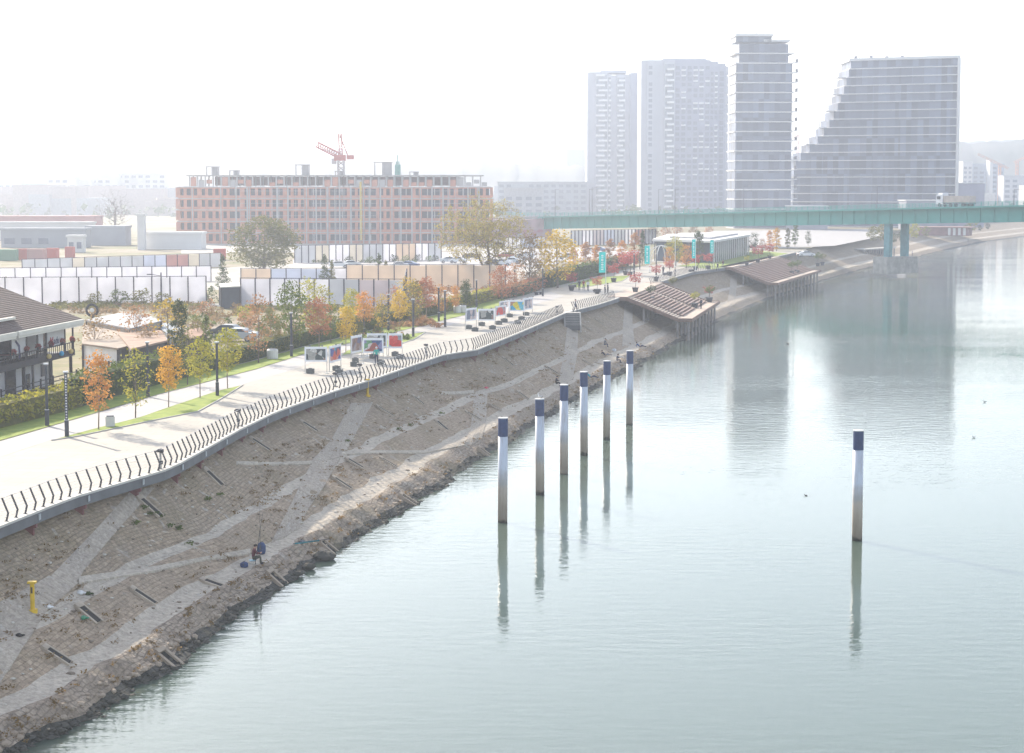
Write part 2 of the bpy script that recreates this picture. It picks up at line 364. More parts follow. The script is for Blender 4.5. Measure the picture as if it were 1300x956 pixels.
strip('ramp', [(0,765),(45,742),(62,732)], [(0,868),(60,775),(100,740)], M['ramp'])
strip('ramp', [(446,512),(420,560),(396,585)], [(473,512),(452,550),(436,580)], M['ramp'])
strip('ramp', [(398,583),(372,635),(344,690)], [(432,582),(410,620),(392,645),(378,672)], M['ramp'])
strip('ramp', [(602,500),(598,540),(590,566)], [(619,500),(617,535),(611,560)], M['ramp'])
strip('ramp', [(720,416),(716,450),(708,488)], [(734,416),(733,450),(727,482)], M['ramp'])
strip('ramp', [(793,388),(791,412),(790,440)], [(803,388),(803,412),(806,436)], M['ramp'])
strip('ramp', [(928,350),(926,370),(922,390)], [(936,348),(935,366),(933,386)], M['ramp'])
# thin berm lines running over the slope
strip('path_line', [(100,734),(200,720),(262,708),(318,698)], [(100,742),(200,726),(262,712),(318,704)], M['berm'], n=24, k=2, lift=.09)
strip('path_line', [(300,587),(350,588),(398,586)], [(300,590),(350,591),(396,590)], M['berm'], n=14, k=2, lift=.09)
strip('path_line', [(434,575),(480,573),(540,573),(590,560)], [(434,578),(480,576),(540,576),(590,566)], M['berm'], n=20, k=2, lift=.09)
strip('path_line', [(560,498),(580,498),(602,496)], [(560,501),(580,501),(602,500)], M['berm'], n=8, k=2, lift=.09)
# ---------------------------------------------------------------- mooring piles
M['pile_white'] = None
def pile_mat():
    m = mat('pile_paint', (.62,.65,.70), .5, .06, 2)
    n = m.node_tree.nodes; l = m.node_tree.links; p = n['Principled BSDF']; src = p.inputs['Base Color'].links[0].from_socket
    g = n.new('ShaderNodeNewGeometry'); sx = n.new('ShaderNodeSeparateXYZ'); l.new(g.outputs['Position'], sx.inputs[0])
    nz = n.new('ShaderNodeTexNoise'); nz.inputs['Scale'].default_value = 1.2; l.new(g.outputs['Position'], nz.inputs['Vector'])
    ad = n.new('ShaderNodeMath'); ad.operation = 'MULTIPLY_ADD'; ad.inputs[1].default_value = .9; l.new(nz.outputs['Fac'], ad.inputs[0]); l.new(sx.outputs[2], ad.inputs[2])
    cr = n.new('ShaderNodeValToRGB'); cr.color_ramp.interpolation = 'LINEAR'; e = cr.color_ramp.elements
    dv = n.new('ShaderNodeMath'); dv.operation = 'DIVIDE'; dv.inputs[1].default_value = 8; l.new(ad.outputs[0], dv.inputs[0]); l.new(dv.outputs[0], cr.inputs[0])
    e[0].position = .07; e[0].color = (.035,.038,.03,1); e[1].position = .52; e[1].color = (.50,.54,.62,1)
    for q, c in ((.095,(.32,.265,.215)),(.28,(.44,.375,.315)),(.36,(.48,.42,.37)),(.40,(.40,.39,.39)),(.47,(.42,.42,.45))):
        x = e.new(q); x.color = (*c, 1)
    mp = n.new('ShaderNodeMapping'); mp.inputs['Scale'].default_value = (5, 5, .55); l.new(g.outputs['Position'], mp.inputs[0])
    n6 = n.new('ShaderNodeTexNoise'); n6.inputs['Scale'].default_value = 1.0; n6.inputs['Detail'].default_value = 5; n6.inputs['Roughness'].default_value = .7; l.new(mp.outputs[0], n6.inputs['Vector'])
    r6 = n.new('ShaderNodeMapRange'); r6.inputs['From Min'].default_value = .5; r6.inputs['From Max'].default_value = .72; r6.inputs['To Max'].default_value = .55; l.new(n6.outputs['Fac'], r6.inputs[0])
    m6 = n.new('ShaderNodeMix'); m6.data_type = 'RGBA'; l.new(r6.outputs[0], m6.inputs['Factor']); l.new(cr.outputs[0], m6.inputs['A']); m6.inputs['B'].default_value = (.24, .17, .12, 1)
    l.new(m6.outputs['Result'], p.inputs['Base Color']); return m
pm = pile_mat(); capm = mat('navy_paint', (.022,.045,.13), .45, .2, 3); topm = mat('cap_steel', (.55,.55,.55), .5, .1, 3)
def make_pile():
    t = empty('mooring_pile', (0, 0, 0), '', 'mooring pile', 'mooring piles standing in the river')
    a = MB(); a.lathe([(.335,-2.0),(.335,3.0),(.34,3.04),(.335,3.08),(.335,6.02)], (0,0,0), pm, 20); a.build('shaft', t, smooth=True)
    b = MB(); b.lathe([(.345,6.02),(.345,7.26)], (0,0,0), capm, 20); b.build('painted_band', t)
    c = MB(); c.lathe([(.36,7.26),(.36,7.32),(.05,7.36)], (0,0,0), topm, 20); c.build('top_plate', t)
    return t
proto = make_pile()
lab = ['tall steel mooring pile with navy top, first and nearest of the row of six', 'mooring pile with navy top and a gull perched on it', 'mooring pile with navy top, third in the row of six', 'mooring pile with navy top, fourth in the row of six', 'mooring pile with navy top, fifth in the row of six', 'mooring pile with navy top, last and farthest in the row of six', 'lone mooring pile with navy top standing apart in the open river']
pile_px = [(638,663),(685.5,628),(716,602),(741.5,578),(770,558),(799,539),(1088,686)]
piles = []
for i, (x, y) in enumerate(pile_px):
    o = proto if i == 0 else copy_tree(proto)
    o.location = gp(x, y, 0); o.rotation_euler = (R.uniform(-.006,.006), R.uniform(-.008,.008), R.uniform(0, 6)); o['label'] = lab[i]; piles.append(o)
# ---------------------------------------------------------------- promenade slab, path, lawns
def P2(L, z=PV): return [gp(x, y, z) for x, y in L]
back_px = [(-160,600),(0,560),(100,531),(201,501),(325,469),(385,450),(518,418),(591,400),(678,378),(740,366),(800,350),(850,338),(930,326),(1000,315)]
e_pts = [Vector((edgeX(y), y, PV)) for y in [40+i*3 for i in range(160)] if y < 505]
# the slab: top sheet and fascia
bk = [gp(x, y) for x, y in back_px]
def backX(Y): return interp(Y, sorted((p.y, p.x) for p in bk))
V = []; Fc = []; nn = 9
for p in e_pts:
    bx = min(backX(p.y)-6, p.x-8)
    for j in range(nn): V.append((p.x+(bx-p.x)*j/(nn-1), p.y, PV))
for i in range(len(e_pts)-1):
    for j in range(nn-1): Fc.append((i*nn+j, (i+1)*nn+j, (i+1)*nn+j+1, i*nn+j+1))
struct(link('promenade', mesh_from('promenade', V, Fc, [M['pave']])))
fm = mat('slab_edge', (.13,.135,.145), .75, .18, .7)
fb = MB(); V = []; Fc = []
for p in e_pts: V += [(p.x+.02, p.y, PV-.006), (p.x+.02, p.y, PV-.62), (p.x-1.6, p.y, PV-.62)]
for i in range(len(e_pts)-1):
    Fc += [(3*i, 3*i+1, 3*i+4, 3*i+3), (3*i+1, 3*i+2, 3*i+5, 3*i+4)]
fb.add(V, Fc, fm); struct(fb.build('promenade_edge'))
# pale coping line
cb = MB(); V = []; Fc = []
cpm = mat('coping_stone', (.52,.50,.46), .8, .1, 1)
for p in e_pts: V += [(p.x+.06, p.y, PV-.09), (p.x+.06, p.y, PV+.03), (p.x-.35, p.y, PV+.03), (p.x-.35, p.y, PV-.09)]
for i in range(len(e_pts)-1):
    for a in range(3): Fc.append((4*i+a, 4*i+a+1, 4*i+a+5, 4*i+a+4)[::-1])
cb.add(V, Fc, cpm); struct(cb.build('promenade_coping'))
def sheet(name, pts, m, z, kerb=False):
    b = MB(); pts = [Vector((p[0], p[1], z)) for p in pts]; n = len(pts)
    a = sum(pts[i].x*pts[(i+1)%n].y-pts[(i+1)%n].x*pts[i].y for i in range(n))
    if a < 0: pts = pts[::-1]
    b.add(pts, [tuple(range(n))], m)
    o = struct(b.build(name))
    if kerb:
        k = MB()
        for i in range(n):
            p, q = pts[i], pts[(i+1)%n]
            if (q-p).length > .05: k.box(((p+q)/2)-Vector((0,0,.035)), ((q-p).length+.02, .10, .09), M['kerb'], math.atan2(q.y-p.y, q.x-p.x))
        struct(k.build('kerb'))
    return o
# walking and cycling path along the hedge
sheet('cycle_path', P2([(-160,597),(0,560),(100,531),(201,501),(325,469),(385,450),(518,418),(591,400),(662,380),(700,371),(716,376),(660,392),(590,408),(505,430),(433,446),(370,470),(310,488),(276,497),(216,517),(176,531),(66,558.5),(0,580),(-160,640)]), M['path'], PV+.008)
sheet('lawn', P2([(-160,600),(0,560),(100,531),(201,501),(325,469),(385,450),(518,418),(591,400),(640,388),(640,378),(591,391),(518,409),(385,441),(325,458),(201,488),(100,517),(0,544),(-160,582)]), M['lawn'], PV+.05)
sheet('lawn', P2([(66,559.5),(100,554),(143,545),(200,533),(251,523),(280,507),(308,489.5),(276,497),(216,517),(176,531),(120,545)]), M['lawn'], PV+.06, True)
sheet('lawn', P2([(433,452),(470,446),(505,438),(526,431),(540,422),(518,425),(480,436),(440,446)]), M['lawn'], PV+.06, True)
sheet('lawn', P2([(735,366),(790,357),(800,350),(760,352),(720,362)]), M['lawn'], PV+.06, True)
sheet('lawn', P2([(906,342),(955,333),(1000,322),(960,318),(905,330),(860,338)]), M['lawn'], PV+.06)
# dashed white line on the cycle path
wl_ = MB()
for a in [(i*29, ) for i in range(-1, 18)]:
    x0 = a[0]; yl = lambda x: interp(x, [(0,571),(100,543),(201,514),(320,478),(400,456),(505,429)])
    p, q = gp(x0, yl(x0)), gp(x0+5, yl(x0+5))
    d = (q-p).normalized(); nrm = Vector((-d.y, d.x, 0))*.06
    wl_.add([p-nrm, q-nrm, q+nrm, p+nrm], [(0,1,2,3)], M['white_line'])
o = wl_.build('path_marking'); o.location.z = .014; struct(o)
# open gravel yards behind
sheet('gravel_yard', [gp(x,y,6.46) for x,y in [(150,392),(330,388),(520,392),(600,372),(640,352),(560,366),(300,385),(215,386)]], M['gravel'], 6.46)
sheet('gravel_yard', [gp(x,y,6.46) for x,y in [(-60,372),(270,368),(640,372),(690,340),(690,318),(640,316),(372,335),(280,340),(-60,352)]], M['gravel'], 6.463)
sheet('car_park', [gp(x,y,6.46) for x,y in [(372,338),(640,344),(800,322),(790,313),(560,320),(372,330)]], M['path'], 6.468)
sheet('gravel_yard', [gp(x,y,6.46) for x,y in [(940,318),(1060,312),(1120,300),(1110,291),(900,293),(930,305)]], M['path'], 6.47)
sheet('gravel_yard', [gp(x,y,6.46) for x,y in [(230,322),(640,318),(640,304),(230,306)]], M['gravel'], 6.472)

# ---------------------------------------------------------------- stair bay in the slab edge (between the two railings)
# ---------------------------------------------------------------- railings
rail_dark = mat('railing_steel', (.045,.045,.055), .5, .15, 4)
wire_m = mat('railing_wire', (.42,.42,.44), .35, .1, 4, metal=.6)
def post_mesh():
    b = MB(); P = [(0,0),(.10,.42),(-.22,1.18)]; w = .028
    V = []
    for (x, z) in P:
        V += [(x-.045, -w, z), (x+.045, -w, z), (x+.045, w, z), (x-.045, w, z)]
    Fc = [(3,2,1,0),(8,9,10,11)]
    for k in (0, 4): Fc += [(k,k+1,k+5,k+4),(k+1,k+2,k+6,k+5),(k+2,k+3,k+7,k+6),(k+3,k,k+4,k+7)]
    b.add(V, Fc, rail_dark); b.box((0,0,.012), (.18,.14,.024), rail_dark)
    return b.mesh('post')
pmesh = post_mesh()
def railing(y0, y1, label, off=.22, step=1.06, z=PV, grp='railings along the promenade edge', X=None):
    X = X or edgeX
    t = empty('railing', (X((y0+y1)/2), (y0+y1)/2, z), label, 'railing', grp)
    base = t.location.copy(); ps = []
    y = y0
    while y < y1:
        ps.append(Vector((X(y)-off, y, z+.03))); dx = X(y+.5)-X(y); L = math.hypot(dx, .5); y += step*.5/L
    for i, p in enumerate(ps):
        q = ps[min(i+1, len(ps)-1)]; r_ = ps[max(i-1, 0)]; d = q-r_
        o = link('post', pmesh, t, p-base); o.rotation_euler = (0, 0, math.atan2(d.y, d.x)-math.pi/2+R.uniform(-.02,.02))
    for (dx, dz) in ((.055,.24),(.09,.42),(.03,.58),(-.03,.73),(-.09,.88),(-.15,1.03),(-.20,1.16)):
        b = MB()
        for p, q in zip(ps, ps[1:]):
            d = (q-p).normalized(); n_ = Vector((d.y, -d.x, 0))
            b.tube(p+n_*dx+Vector((0,0,dz))-base, q+n_*dx+Vector((0,0,dz))-base, .011 if dz < 1.1 else .018, None, wire_m, 4, cap=False)
        b.build('rail', t)
    return t
ykink1 = gp(232,586).y; ykink2 = gp(430,494).y; ykink3 = gp(605,444).y; yst = gp(718,397).y; yst2 = gp(736,394.5).y; yend = gp(783,379).y
railing(60, ykink1-.2, 'wavy steel post railing on the paved edge nearest the viewer, up to the bend')
railing(ykink1+.4, ykink2-.2, 'wavy steel post railing on the edge beside the grass island')
railing(ykink2+.4, ykink3-.2, 'wavy steel post railing on the edge in front of the photo boards')
railing(ykink3+.4, yst-.5, 'wavy steel post railing running up to the top of the river stairs')
railing(yst2+.5, yend-.5, 'short railing between the river stairs and the first wooden terrace')
railing(gp(828,361).y, gp(900,341).y, 'far railing behind the first wooden terrace along the retaining edge', step=1.6)
# brackets under the slab
bm_ = mat('red_oxide_steel', (.16,.045,.045), .6, .2, 3); pl = mat('bracket_plate', (.40,.43,.45), .5, .1, 3)
br0 = None
for i, y in enumerate([70+5.6*k for k in range(28)]):
    if br0 is None:
        br0 = empty('slab_bracket', (0,0,0), '', 'bracket', 'brackets under the promenade slab')
        b = MB(); b.prism([(-1.4,-.14),(-.25,-.14),(-.25,.14),(-1.4,.14)], -.95, 0, bm_); b.prism([(-.25,-.14),(-.1,-.14),(-.1,.14),(-.25,.14)], -.25, 0, bm_); b.build('arm', br0)
        c = MB(); c.box((.06,0,.3),(.05,.34,.3), pl); c.build('anchor_plate', br0); o = br0
    else: o = copy_tree(br0)
    o.location = (edgeX(y), y, PV-.62); o['label'] = 'dark red steel bracket under the slab edge, %s one counting into the distance' % ordn(i)

# river stairs at the gap
t = empty('river_stairs', gp(726.5,397.2), 'dark concrete steps dropping from the railing gap to the bank', 'stairs', None, -math.pi/2)
b = MB()
for k in range(8): b.box((-.1+.32*k, 0, -.42-.2*k), (.34, 1.9, .62+.1), M['conc_dark']); b.box((.06+.32*k, 0, -.045-.2*k), (.06, 1.86, .06), M['conc'])
b.build('steps', t)
for s_ in (-1, 1):
    b = MB(); V = [(x, s_*yy, z) for yy in (.97, 1.14) for x, z in ((-.8,.04),(0,.04),(2.6,-1.5),(2.6,-2.4),(-.8,-1.2))]
    b.add(V, [(0,1,2,3,4),(9,8,7,6,5),(0,5,6,1),(1,6,7,2),(2,7,8,3),(3,8,9,4),(4,9,5,0)], M['conc']); b.build('side_wall', t)
b = MB(); b.box((-.9,0,-.25),(1.6,2.3,.52), M['conc']); b.build('landing', t)

# ---------------------------------------------------------------- wooden terraces
wood = mat('terrace_wood', (.19,.115,.085), .75, .2, 1.5); wood2 = mat('terrace_step_wood', (.27,.18,.15), .75, .15, 2); pale = mat('terrace_deck', (.40,.32,.26), .8, .12, 1.2); colm = mat('pier_column', (.22,.20,.19), .8, .2, 1)
def terrace(y0, y1, label, px_out, lanes, dark=False):
    """stepped seating from the promenade (z 6.5) down to a deck (z 3.3) standing over the waterline"""
    t = empty('wooden_terrace', (edgeX(y0), y0, PV), label, 'river terrace', 'wooden terraces stepping down to the river'); B = t.location.copy()
    p0 = Vector((edgeX(y0)-.5, y0, 0)); p1 = Vector((edgeX(y1)-.5, y1, 0)); d = (p1-p0).normalized(); n = Vector((d.y, -d.x, 0)); L = (p1-p0).length
    def Q(u, v, z): return p0+d*u+n*v+Vector((0,0,z))-B
    deck0, deck1, zd = 9.6, px_out, 3.3
    a = math.atan2(d.y, d.x)
    b = MB(); ns = 13
    seg = [(0,L*.12,1),(L*.12,L*.52,0),(L*.52,L*.58,1),(L*.58,L*.93,0),(L*.93,L,1)] if lanes else [(0,L,0)]
    for (u0, u1, isl) in seg:
        if isl:
            c = MB(); ks = 18
            for k in range(ks):
                v = 1.6+(deck0-1.6)*k/ks; z = PV-.02-(PV-zd)*(k+1)/ks*.98
                c.add([Q(u0,v,z-.3),Q(u1,v,z-.3),Q(u1,v+.46,z-.3),Q(u0,v+.46,z-.3),Q(u0,v,z),Q(u1,v,z),Q(u1,v+.46,z),Q(u0,v+.46,z)], [(3,2,1,0),(4,5,6,7),(0,1,5,4),(1,2,6,5),(2,3,7,6),(3,0,4,7)], pale)
            c.build('walkway', t)
        else:
            for k in range(ns):
                w_ = (deck0-1.6)/ns; v = 1.6+w_*k; z = PV-.05-(PV-zd)*(k+1)/(ns+1)
                c = MB()
                c.add([Q(u0,v,z-.32),Q(u1,v,z-.32),Q(u1,v+w_,z-.32),Q(u0,v+w_,z-.32),Q(u0,v,z),Q(u1,v,z),Q(u1,v+w_,z),Q(u0,v+w_,z)], [(3,2,1,0),(4,5,6,7),(0,1,5,4),(1,2,6,5),(2,3,7,6),(3,0,4,7)], wood)
                c.add([Q(u0,v+w_*.45,z+.03),Q(u1,v+w_*.45,z+.03),Q(u1,v+w_*.98,z+.03),Q(u0,v+w_*.98,z+.03),Q(u0,v+w_*.45,z+.10),Q(u1,v+w_*.45,z+.10),Q(u1,v+w_*.98,z+.10),Q(u0,v+w_*.98,z+.10)], [(3,2,1,0),(4,5,6,7),(0,1,5,4),(1,2,6,5),(2,3,7,6),(3,0,4,7)], wood2)
                c.build('step', t)
    c = MB(); u0, u1 = 0, L
    def slab(c, A, z0, z1, m):
        c.add([Q(u,v,z0) for u,v in A]+[Q(u,v,z1) for u,v in A], [(3,2,1,0),(4,5,6,7),(0,1,5,4),(1,2,6,5),(2,3,7,6),(3,0,4,7)], m)
    slab(c, [(0,-1.5),(L,-1.5),(L,1.6),(0,1.6)], PV-.3, PV+.06, pale); slab(c, [(0,deck0),(L,deck0),(L,deck1),(0,deck1)], zd-.3, zd, pale); c.build('deck', t)
    for uu in (-.12, L+.12):
        c = MB(); F_ = [(-1.5,PV+.1),(1.6,PV+.1),(deck0,zd+.12),(deck1,zd+.12),(deck1,zd-.42),(deck0,zd-.42),(1.6,PV-.5),(-1.5,PV-.5)]
        V = [Q(uu-.12,v,z) for v,z in F_]+[Q(uu+.12,v,z) for v,z in F_]
        c.add(V, [(0,7,6,1),(1,6,5,2),(2,5,4,3),(9,14,15,8),(10,13,14,9),(11,12,13,10)]+[(i,(i+1)%8,8+(i+1)%8,8+i) for i in range(8)], wood); c.build('side_beam', t)
    c = MB(); V = [Q(-.2,deck1,zd-.42),Q(L+.2,deck1,zd-.42),Q(L+.2,deck1+.15,zd-.42),Q(-.2,deck1+.15,zd-.42),Q(-.2,deck1,zd+.1),Q(L+.2,deck1,zd+.1),Q(L+.2,deck1+.15,zd+.1),Q(-.2,deck1+.15,zd+.1)]
    c.add(V, [(3,2,1,0),(4,5,6,7),(0,1,5,4),(1,2,6,5),(2,3,7,6),(3,0,4,7)], wood); c.build('front_beam', t)
    for v in (4.2, 9.4, deck1-.5):
        u = .4
        while u < L:
            q = Q(u, v, 0)+B; top = (zd-.35) if v > deck0-.3 else PV-.4-(PV-zd)*(v-1.6)/8
            c = MB(); c.tube(Vector((q.x,q.y,-1.2))-B, Vector((q.x,q.y,top))-B, .2, None, colm, 8); c.build('column', t); u += 5.2
    return t, Q, B, L
T1 = terrace(gp(784,377.5).y, gp(784,377.5).y+44, 'nearer wooden terrace of stepped seats with two paler walkways, standing on columns', 11.6, True)
T2 = terrace(gp(951,339.5).y, gp(951,339.5).y+62, 'farther wooden terrace of plain stepped seats, beyond the first and before the bridge', 11.6, False)
# ---------------------------------------------------------------- foliage
def leafmat(name, c, c2, objvar=.12): return mat(name, c, .7, 0, 1.3, col2=c2, trans=.45, det=2, objvar=objvar, spec=.2)
LM = {
 'green': leafmat('green_leaves', (.07,.11,.02), (.13,.17,.03)),
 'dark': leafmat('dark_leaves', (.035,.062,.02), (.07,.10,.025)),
 'olive': leafmat('olive_leaves', (.12,.13,.03), (.20,.18,.045)),
 'ygreen': leafmat('yellow_green_leaves', (.24,.26,.035), (.46,.40,.05)),
 'yellow': leafmat('yellow_leaves', (.42,.30,.03), (.55,.38,.06)),
 'gold2': leafmat('thin_yellow_leaves', (.24,.21,.05), (.36,.29,.08)),
 'gold': leafmat('golden_leaves', (.50,.28,.03), (.60,.36,.05)),
 'orange': leafmat('orange_leaves', (.48,.20,.05), (.56,.32,.09)),
 'rust': leafmat('rust_leaves', (.32,.16,.08), (.42,.25,.12)),
 'red': leafmat('red_leaves', (.33,.12,.07), (.42,.20,.10)),
 'crimson': leafmat('crimson_leaves', (.33,.055,.06), (.42,.13,.11)),
 'brown': leafmat('dry_leaves', (.20,.14,.07), (.30,.20,.09)),
}
bark = mat('bark', (.13,.10,.08), .9, .3, 3, bump=.3); pbark = mat('pale_bark', (.26,.20,.165), .9, .2, 3)
rng = np.random.default_rng(11)
def leaves_mesh(name, centers, radii, n, size, m, flat=1.0, hollow=.35):
    centers = np.array(centers, float); radii = np.array(radii, float)
    if radii.ndim == 1: radii = np.repeat(radii[:, None], 3, 1)
    wts = radii.prod(1)**(2/3.); wts /= wts.sum()
    k = rng.choice(len(centers), n, p=wts)
    d = rng.normal(size=(n, 3)); d /= np.linalg.norm(d, axis=1)[:, None]
    r = (hollow+(1-hollow)*rng.random(n))**.6*(.75+.4*rng.random(n))
    P = centers[k]+d*radii[k]*r[:, None]
    a = rng.normal(size=(n, 3)); a[:, 2] *= .6; a /= np.linalg.norm(a, axis=1)[:, None]
    b = np.cross(a, rng.normal(size=(n, 3))); b /= np.linalg.norm(b, axis=1)[:, None]
    s = size*(.55+.9*rng.random(n))[:, None]
    V = np.stack([P-a*s*.5, P+b*s*.32-a*s*.05, P+a*s*.5, P-b*s*.32+a*s*.05], 1).reshape(-1, 3)
    me = bpy.data.meshes.new(name); me.vertices.add(n*4); me.vertices.foreach_set('co', V.astype(np.float32).ravel())
    me.loops.add(n*4); me.loops.foreach_set('vertex_index', np.arange(n*4, dtype=np.int32))
    me.polygons.add(n); me.polygons.foreach_set('loop_start', np.arange(n, dtype=np.int32)*4); me.polygons.foreach_set('loop_total', np.full(n, 4, dtype=np.int32))
    me.update(calc_edges=True); me.materials.append(m); return me
TP_ = {}
def tree_proto(kind, seed, h, w, clear, n, size, nclump=26, shape='oval', limbs=9, pale=False, tr=.09, csz=.24):
    """trunk + crown mesh of a tree h metres tall, crown w wide starting at height clear"""
    r = random.Random(seed); C = []; Rd = []; b = MB(); m = pbark if pale else bark
    lean = Vector((r.uniform(-.03,.03)*h, r.uniform(-.03,.03)*h, 0)); top = Vector((lean.x, lean.y, h*.86))
    mid = Vector((lean.x*.4+r.uniform(-.1,.1), lean.y*.4, clear))
    b.tube((0,0,-.1), mid, tr, tr*.75, m, 7, cap=False); b.tube(mid, top, tr*.75, tr*.15, m, 6, cap=False)
    for i in range(nclump):
        f = (i+.5)/nclump; f = min(.98, max(.02, f+r.uniform(-.06,.06)))
        z = clear+(h-clear)*f
        if shape == 'oval': wr = math.sin(math.pi*(f*.86+.10))**.7
        elif shape == 'cone': wr = (1-f)*.95+.06
        elif shape == 'round': wr = math.sqrt(max(.05, 1-(2*f-1)**2))
        elif shape == 'umbrella': wr = .55+.45*f
        else: wr = .8
        th = i*2.4+r.uniform(-.5,.5); rr = w/2*wr*r.uniform(.45,.85)
        c = Vector((lean.x*f+math.cos(th)*rr, lean.y*f+math.sin(th)*rr, z)); C.append(c); q = w*csz*r.uniform(.7,1.2)*(1 if shape != 'cone' else (.45+.6*(1-f))); Rd.append((q, q, q*.75))
        if i % max(1, nclump//limbs) == 0:
            s0 = mid.lerp(top, max(0, f*.8-.12)); b.tube(s0, c, tr*.4*(1.1-f), tr*.08, m, 5, cap=False)
            for _ in range(2):
                e = c+Vector((r.uniform(-1,1), r.uniform(-1,1), r.uniform(-.3,1)))*w*.12; b.tube(s0.lerp(c, .6), e, tr*.16, tr*.05, m, 4, cap=False)
    tm = b.mesh('trunk', True)
    cm = leaves_mesh('crown', C, Rd, n, size, LM['green'])
    TP_[kind] = (tm, cm, h)
def place_tree(kind, name, p, h, mt, label, cat='tree', group=None, wsc=1.0, trunk=None):
    tm, cm, H0 = TP_[kind]; s = h/H0
    t = empty(name, p, label, cat, group, R.uniform(0, 6.28)); t.scale = (s*wsc, s*wsc, s)
    link('trunk', tm, t); c = link('crown', cm, t)
    c.material_slots[0].link = 'OBJECT'; c.material_slots[0].material = LM[mt]
    return t
tree_proto('young1', 1, 5.2, 2.6, 1.9, 1700, .19, 26, 'oval', 11, True, .055)
tree_proto('young2', 2, 5.2, 2.7, 2.0, 1500, .19, 24, 'oval', 10, True, .055)
tree_proto('young3', 3, 5.4, 2.2, 1.5, 1050, .20, 24, 'oval', 12, True, .055)
tree_proto('sparse', 4, 6.0, 2.8, 1.4, 620, .20, 24, 'oval', 20, False, .07)
tree_proto('column', 5, 7.5, 2.2, .7, 2200, .22, 34, 'oval', 10, False, .1)
tree_proto('cone', 6, 6.0, 2.6, .4, 1700, .2, 34, 'cone', 10, False, .09)
tree_proto('round', 7, 9.0, 10, 1.2, 6500, .34, 60, 'round', 20, False, .25, .17)
tree_proto('medium', 8, 6.5, 5.0, 1.4, 1800, .26, 36, 'round', 16, False, .13, .2)
tree_proto('medium2', 9, 6.5, 4.4, 1.2, 1200, .27, 30, 'oval', 16, False, .13, .2)
tree_proto('far', 10, 6.5, 5.0, .8, 500, .6, 22, 'round', 8, False, .13, .22)
tree_proto('shrub', 13, 2.0, 2.6, .15, 520, .22, 16, 'round', 5, False, .05, .22)
tree_proto('pot', 11, 2.0, 2.0, .9, 420, .17, 14, 'umbrella', 7, False, .04, .2)
tree_proto('topiary', 12, 1.9, 1.5, .9, 460, .16, 12, 'round', 5, False, .04, .26)
# big willow-like tree with thin yellowing leaves: many fine branches
def big_tree(seed, h, w, nl, name='bare', low=3.2, n=760):
    r = np.random.default_rng(seed); b = MB()
    cz = (h+low)/2; rz = (h-low)/2; D_ = r.normal(size=(n,3)); D_ /= np.linalg.norm(D_, axis=1)[:,None]
    T = D_*(r.random(n)**.42)[:,None]; T[:,0] *= w/2; T[:,1] *= w/2; T[:,2] = T[:,2]*rz+cz
    T[:,2] += .5*np.sin(T[:,0]*1.3)+.4*np.cos(T[:,1]*1.7)
    N = [(0,0,-.2),(-.15,0,1.2),(-.5,.1,2.4),(-.9,.1,3.6),(-1.0,.1,5.2),(-.7,.2,7.2),(.3,0,3.9),(1.1,.2,5.4),(1.4,.3,7.6),(-2.2,-.3,5.0),(-3.4,-.2,6.6)]
    for i, j, ra_, rb_ in ((0,1,.42,.36),(1,2,.36,.32),(2,3,.30,.26),(3,4,.24,.19),(4,5,.18,.11),(2,6,.22,.17),(6,7,.17,.13),(7,8,.12,.07),(3,9,.14,.10),(9,10,.10,.05)):
        b.tube(N[i], N[j], ra_, rb_, bark, 8, cap=False)
    N = [np.array(v, float) for v in N]; dep = [0]*len(N); fork = np.array([-.3,0,3.4])
    for q in T[np.argsort(np.linalg.norm(T-fork, axis=1))]:
        A = np.array(N); dd = np.linalg.norm(A-q, axis=1); dd[:2] += 9; dd += np.array(dep)*.12; k = int(np.argmin(dd)); a0 = N[k]
        m_ = a0*.45+q*.55+r.normal(size=3)*.10+np.array([0,0,.12*np.linalg.norm(q-a0)]); ra_ = max(.03, .12*.82**dep[k])
        b.tube(a0, m_, ra_, ra_*.8, bark, 4, cap=False); b.tube(m_, q, ra_*.8, ra_*.45, bark, 4, cap=False)
        N += [m_, q]; dep += [dep[k]+1, dep[k]+1]
    TP_[name] = (b.mesh('trunk', True), leaves_mesh('crown', T, np.full(n, .6), nl, .24, LM['yellow'], hollow=.1), h)
big_tree(5, 14.2, 15.5, 10500, n=1000)
big_tree(8, 13.5, 11.5, 60, 'leafless', 3.5, 420)
place_tree('bare', 'willow_tree', gp(613,364), 15.3, 'gold2', 'large half-bare tree with thin yellowing leaves and a leaning trunk')
place_tree('round', 'broadleaf_tree', gp(335,345,6.46), 10.4, 'olive', 'big round olive-green tree between the hoardings', wsc=1.3)
place_tree('medium', 'broadleaf_tree', gp(708,366,6.46), 9.2, 'yellow', 'broad yellow tree beside the hedge gap', wsc=1.1)
place_tree('leafless', 'bare_tree', gp(146,303,6.46), 17, 'brown', 'tall leafless tree far off in front of the white apartment blocks')
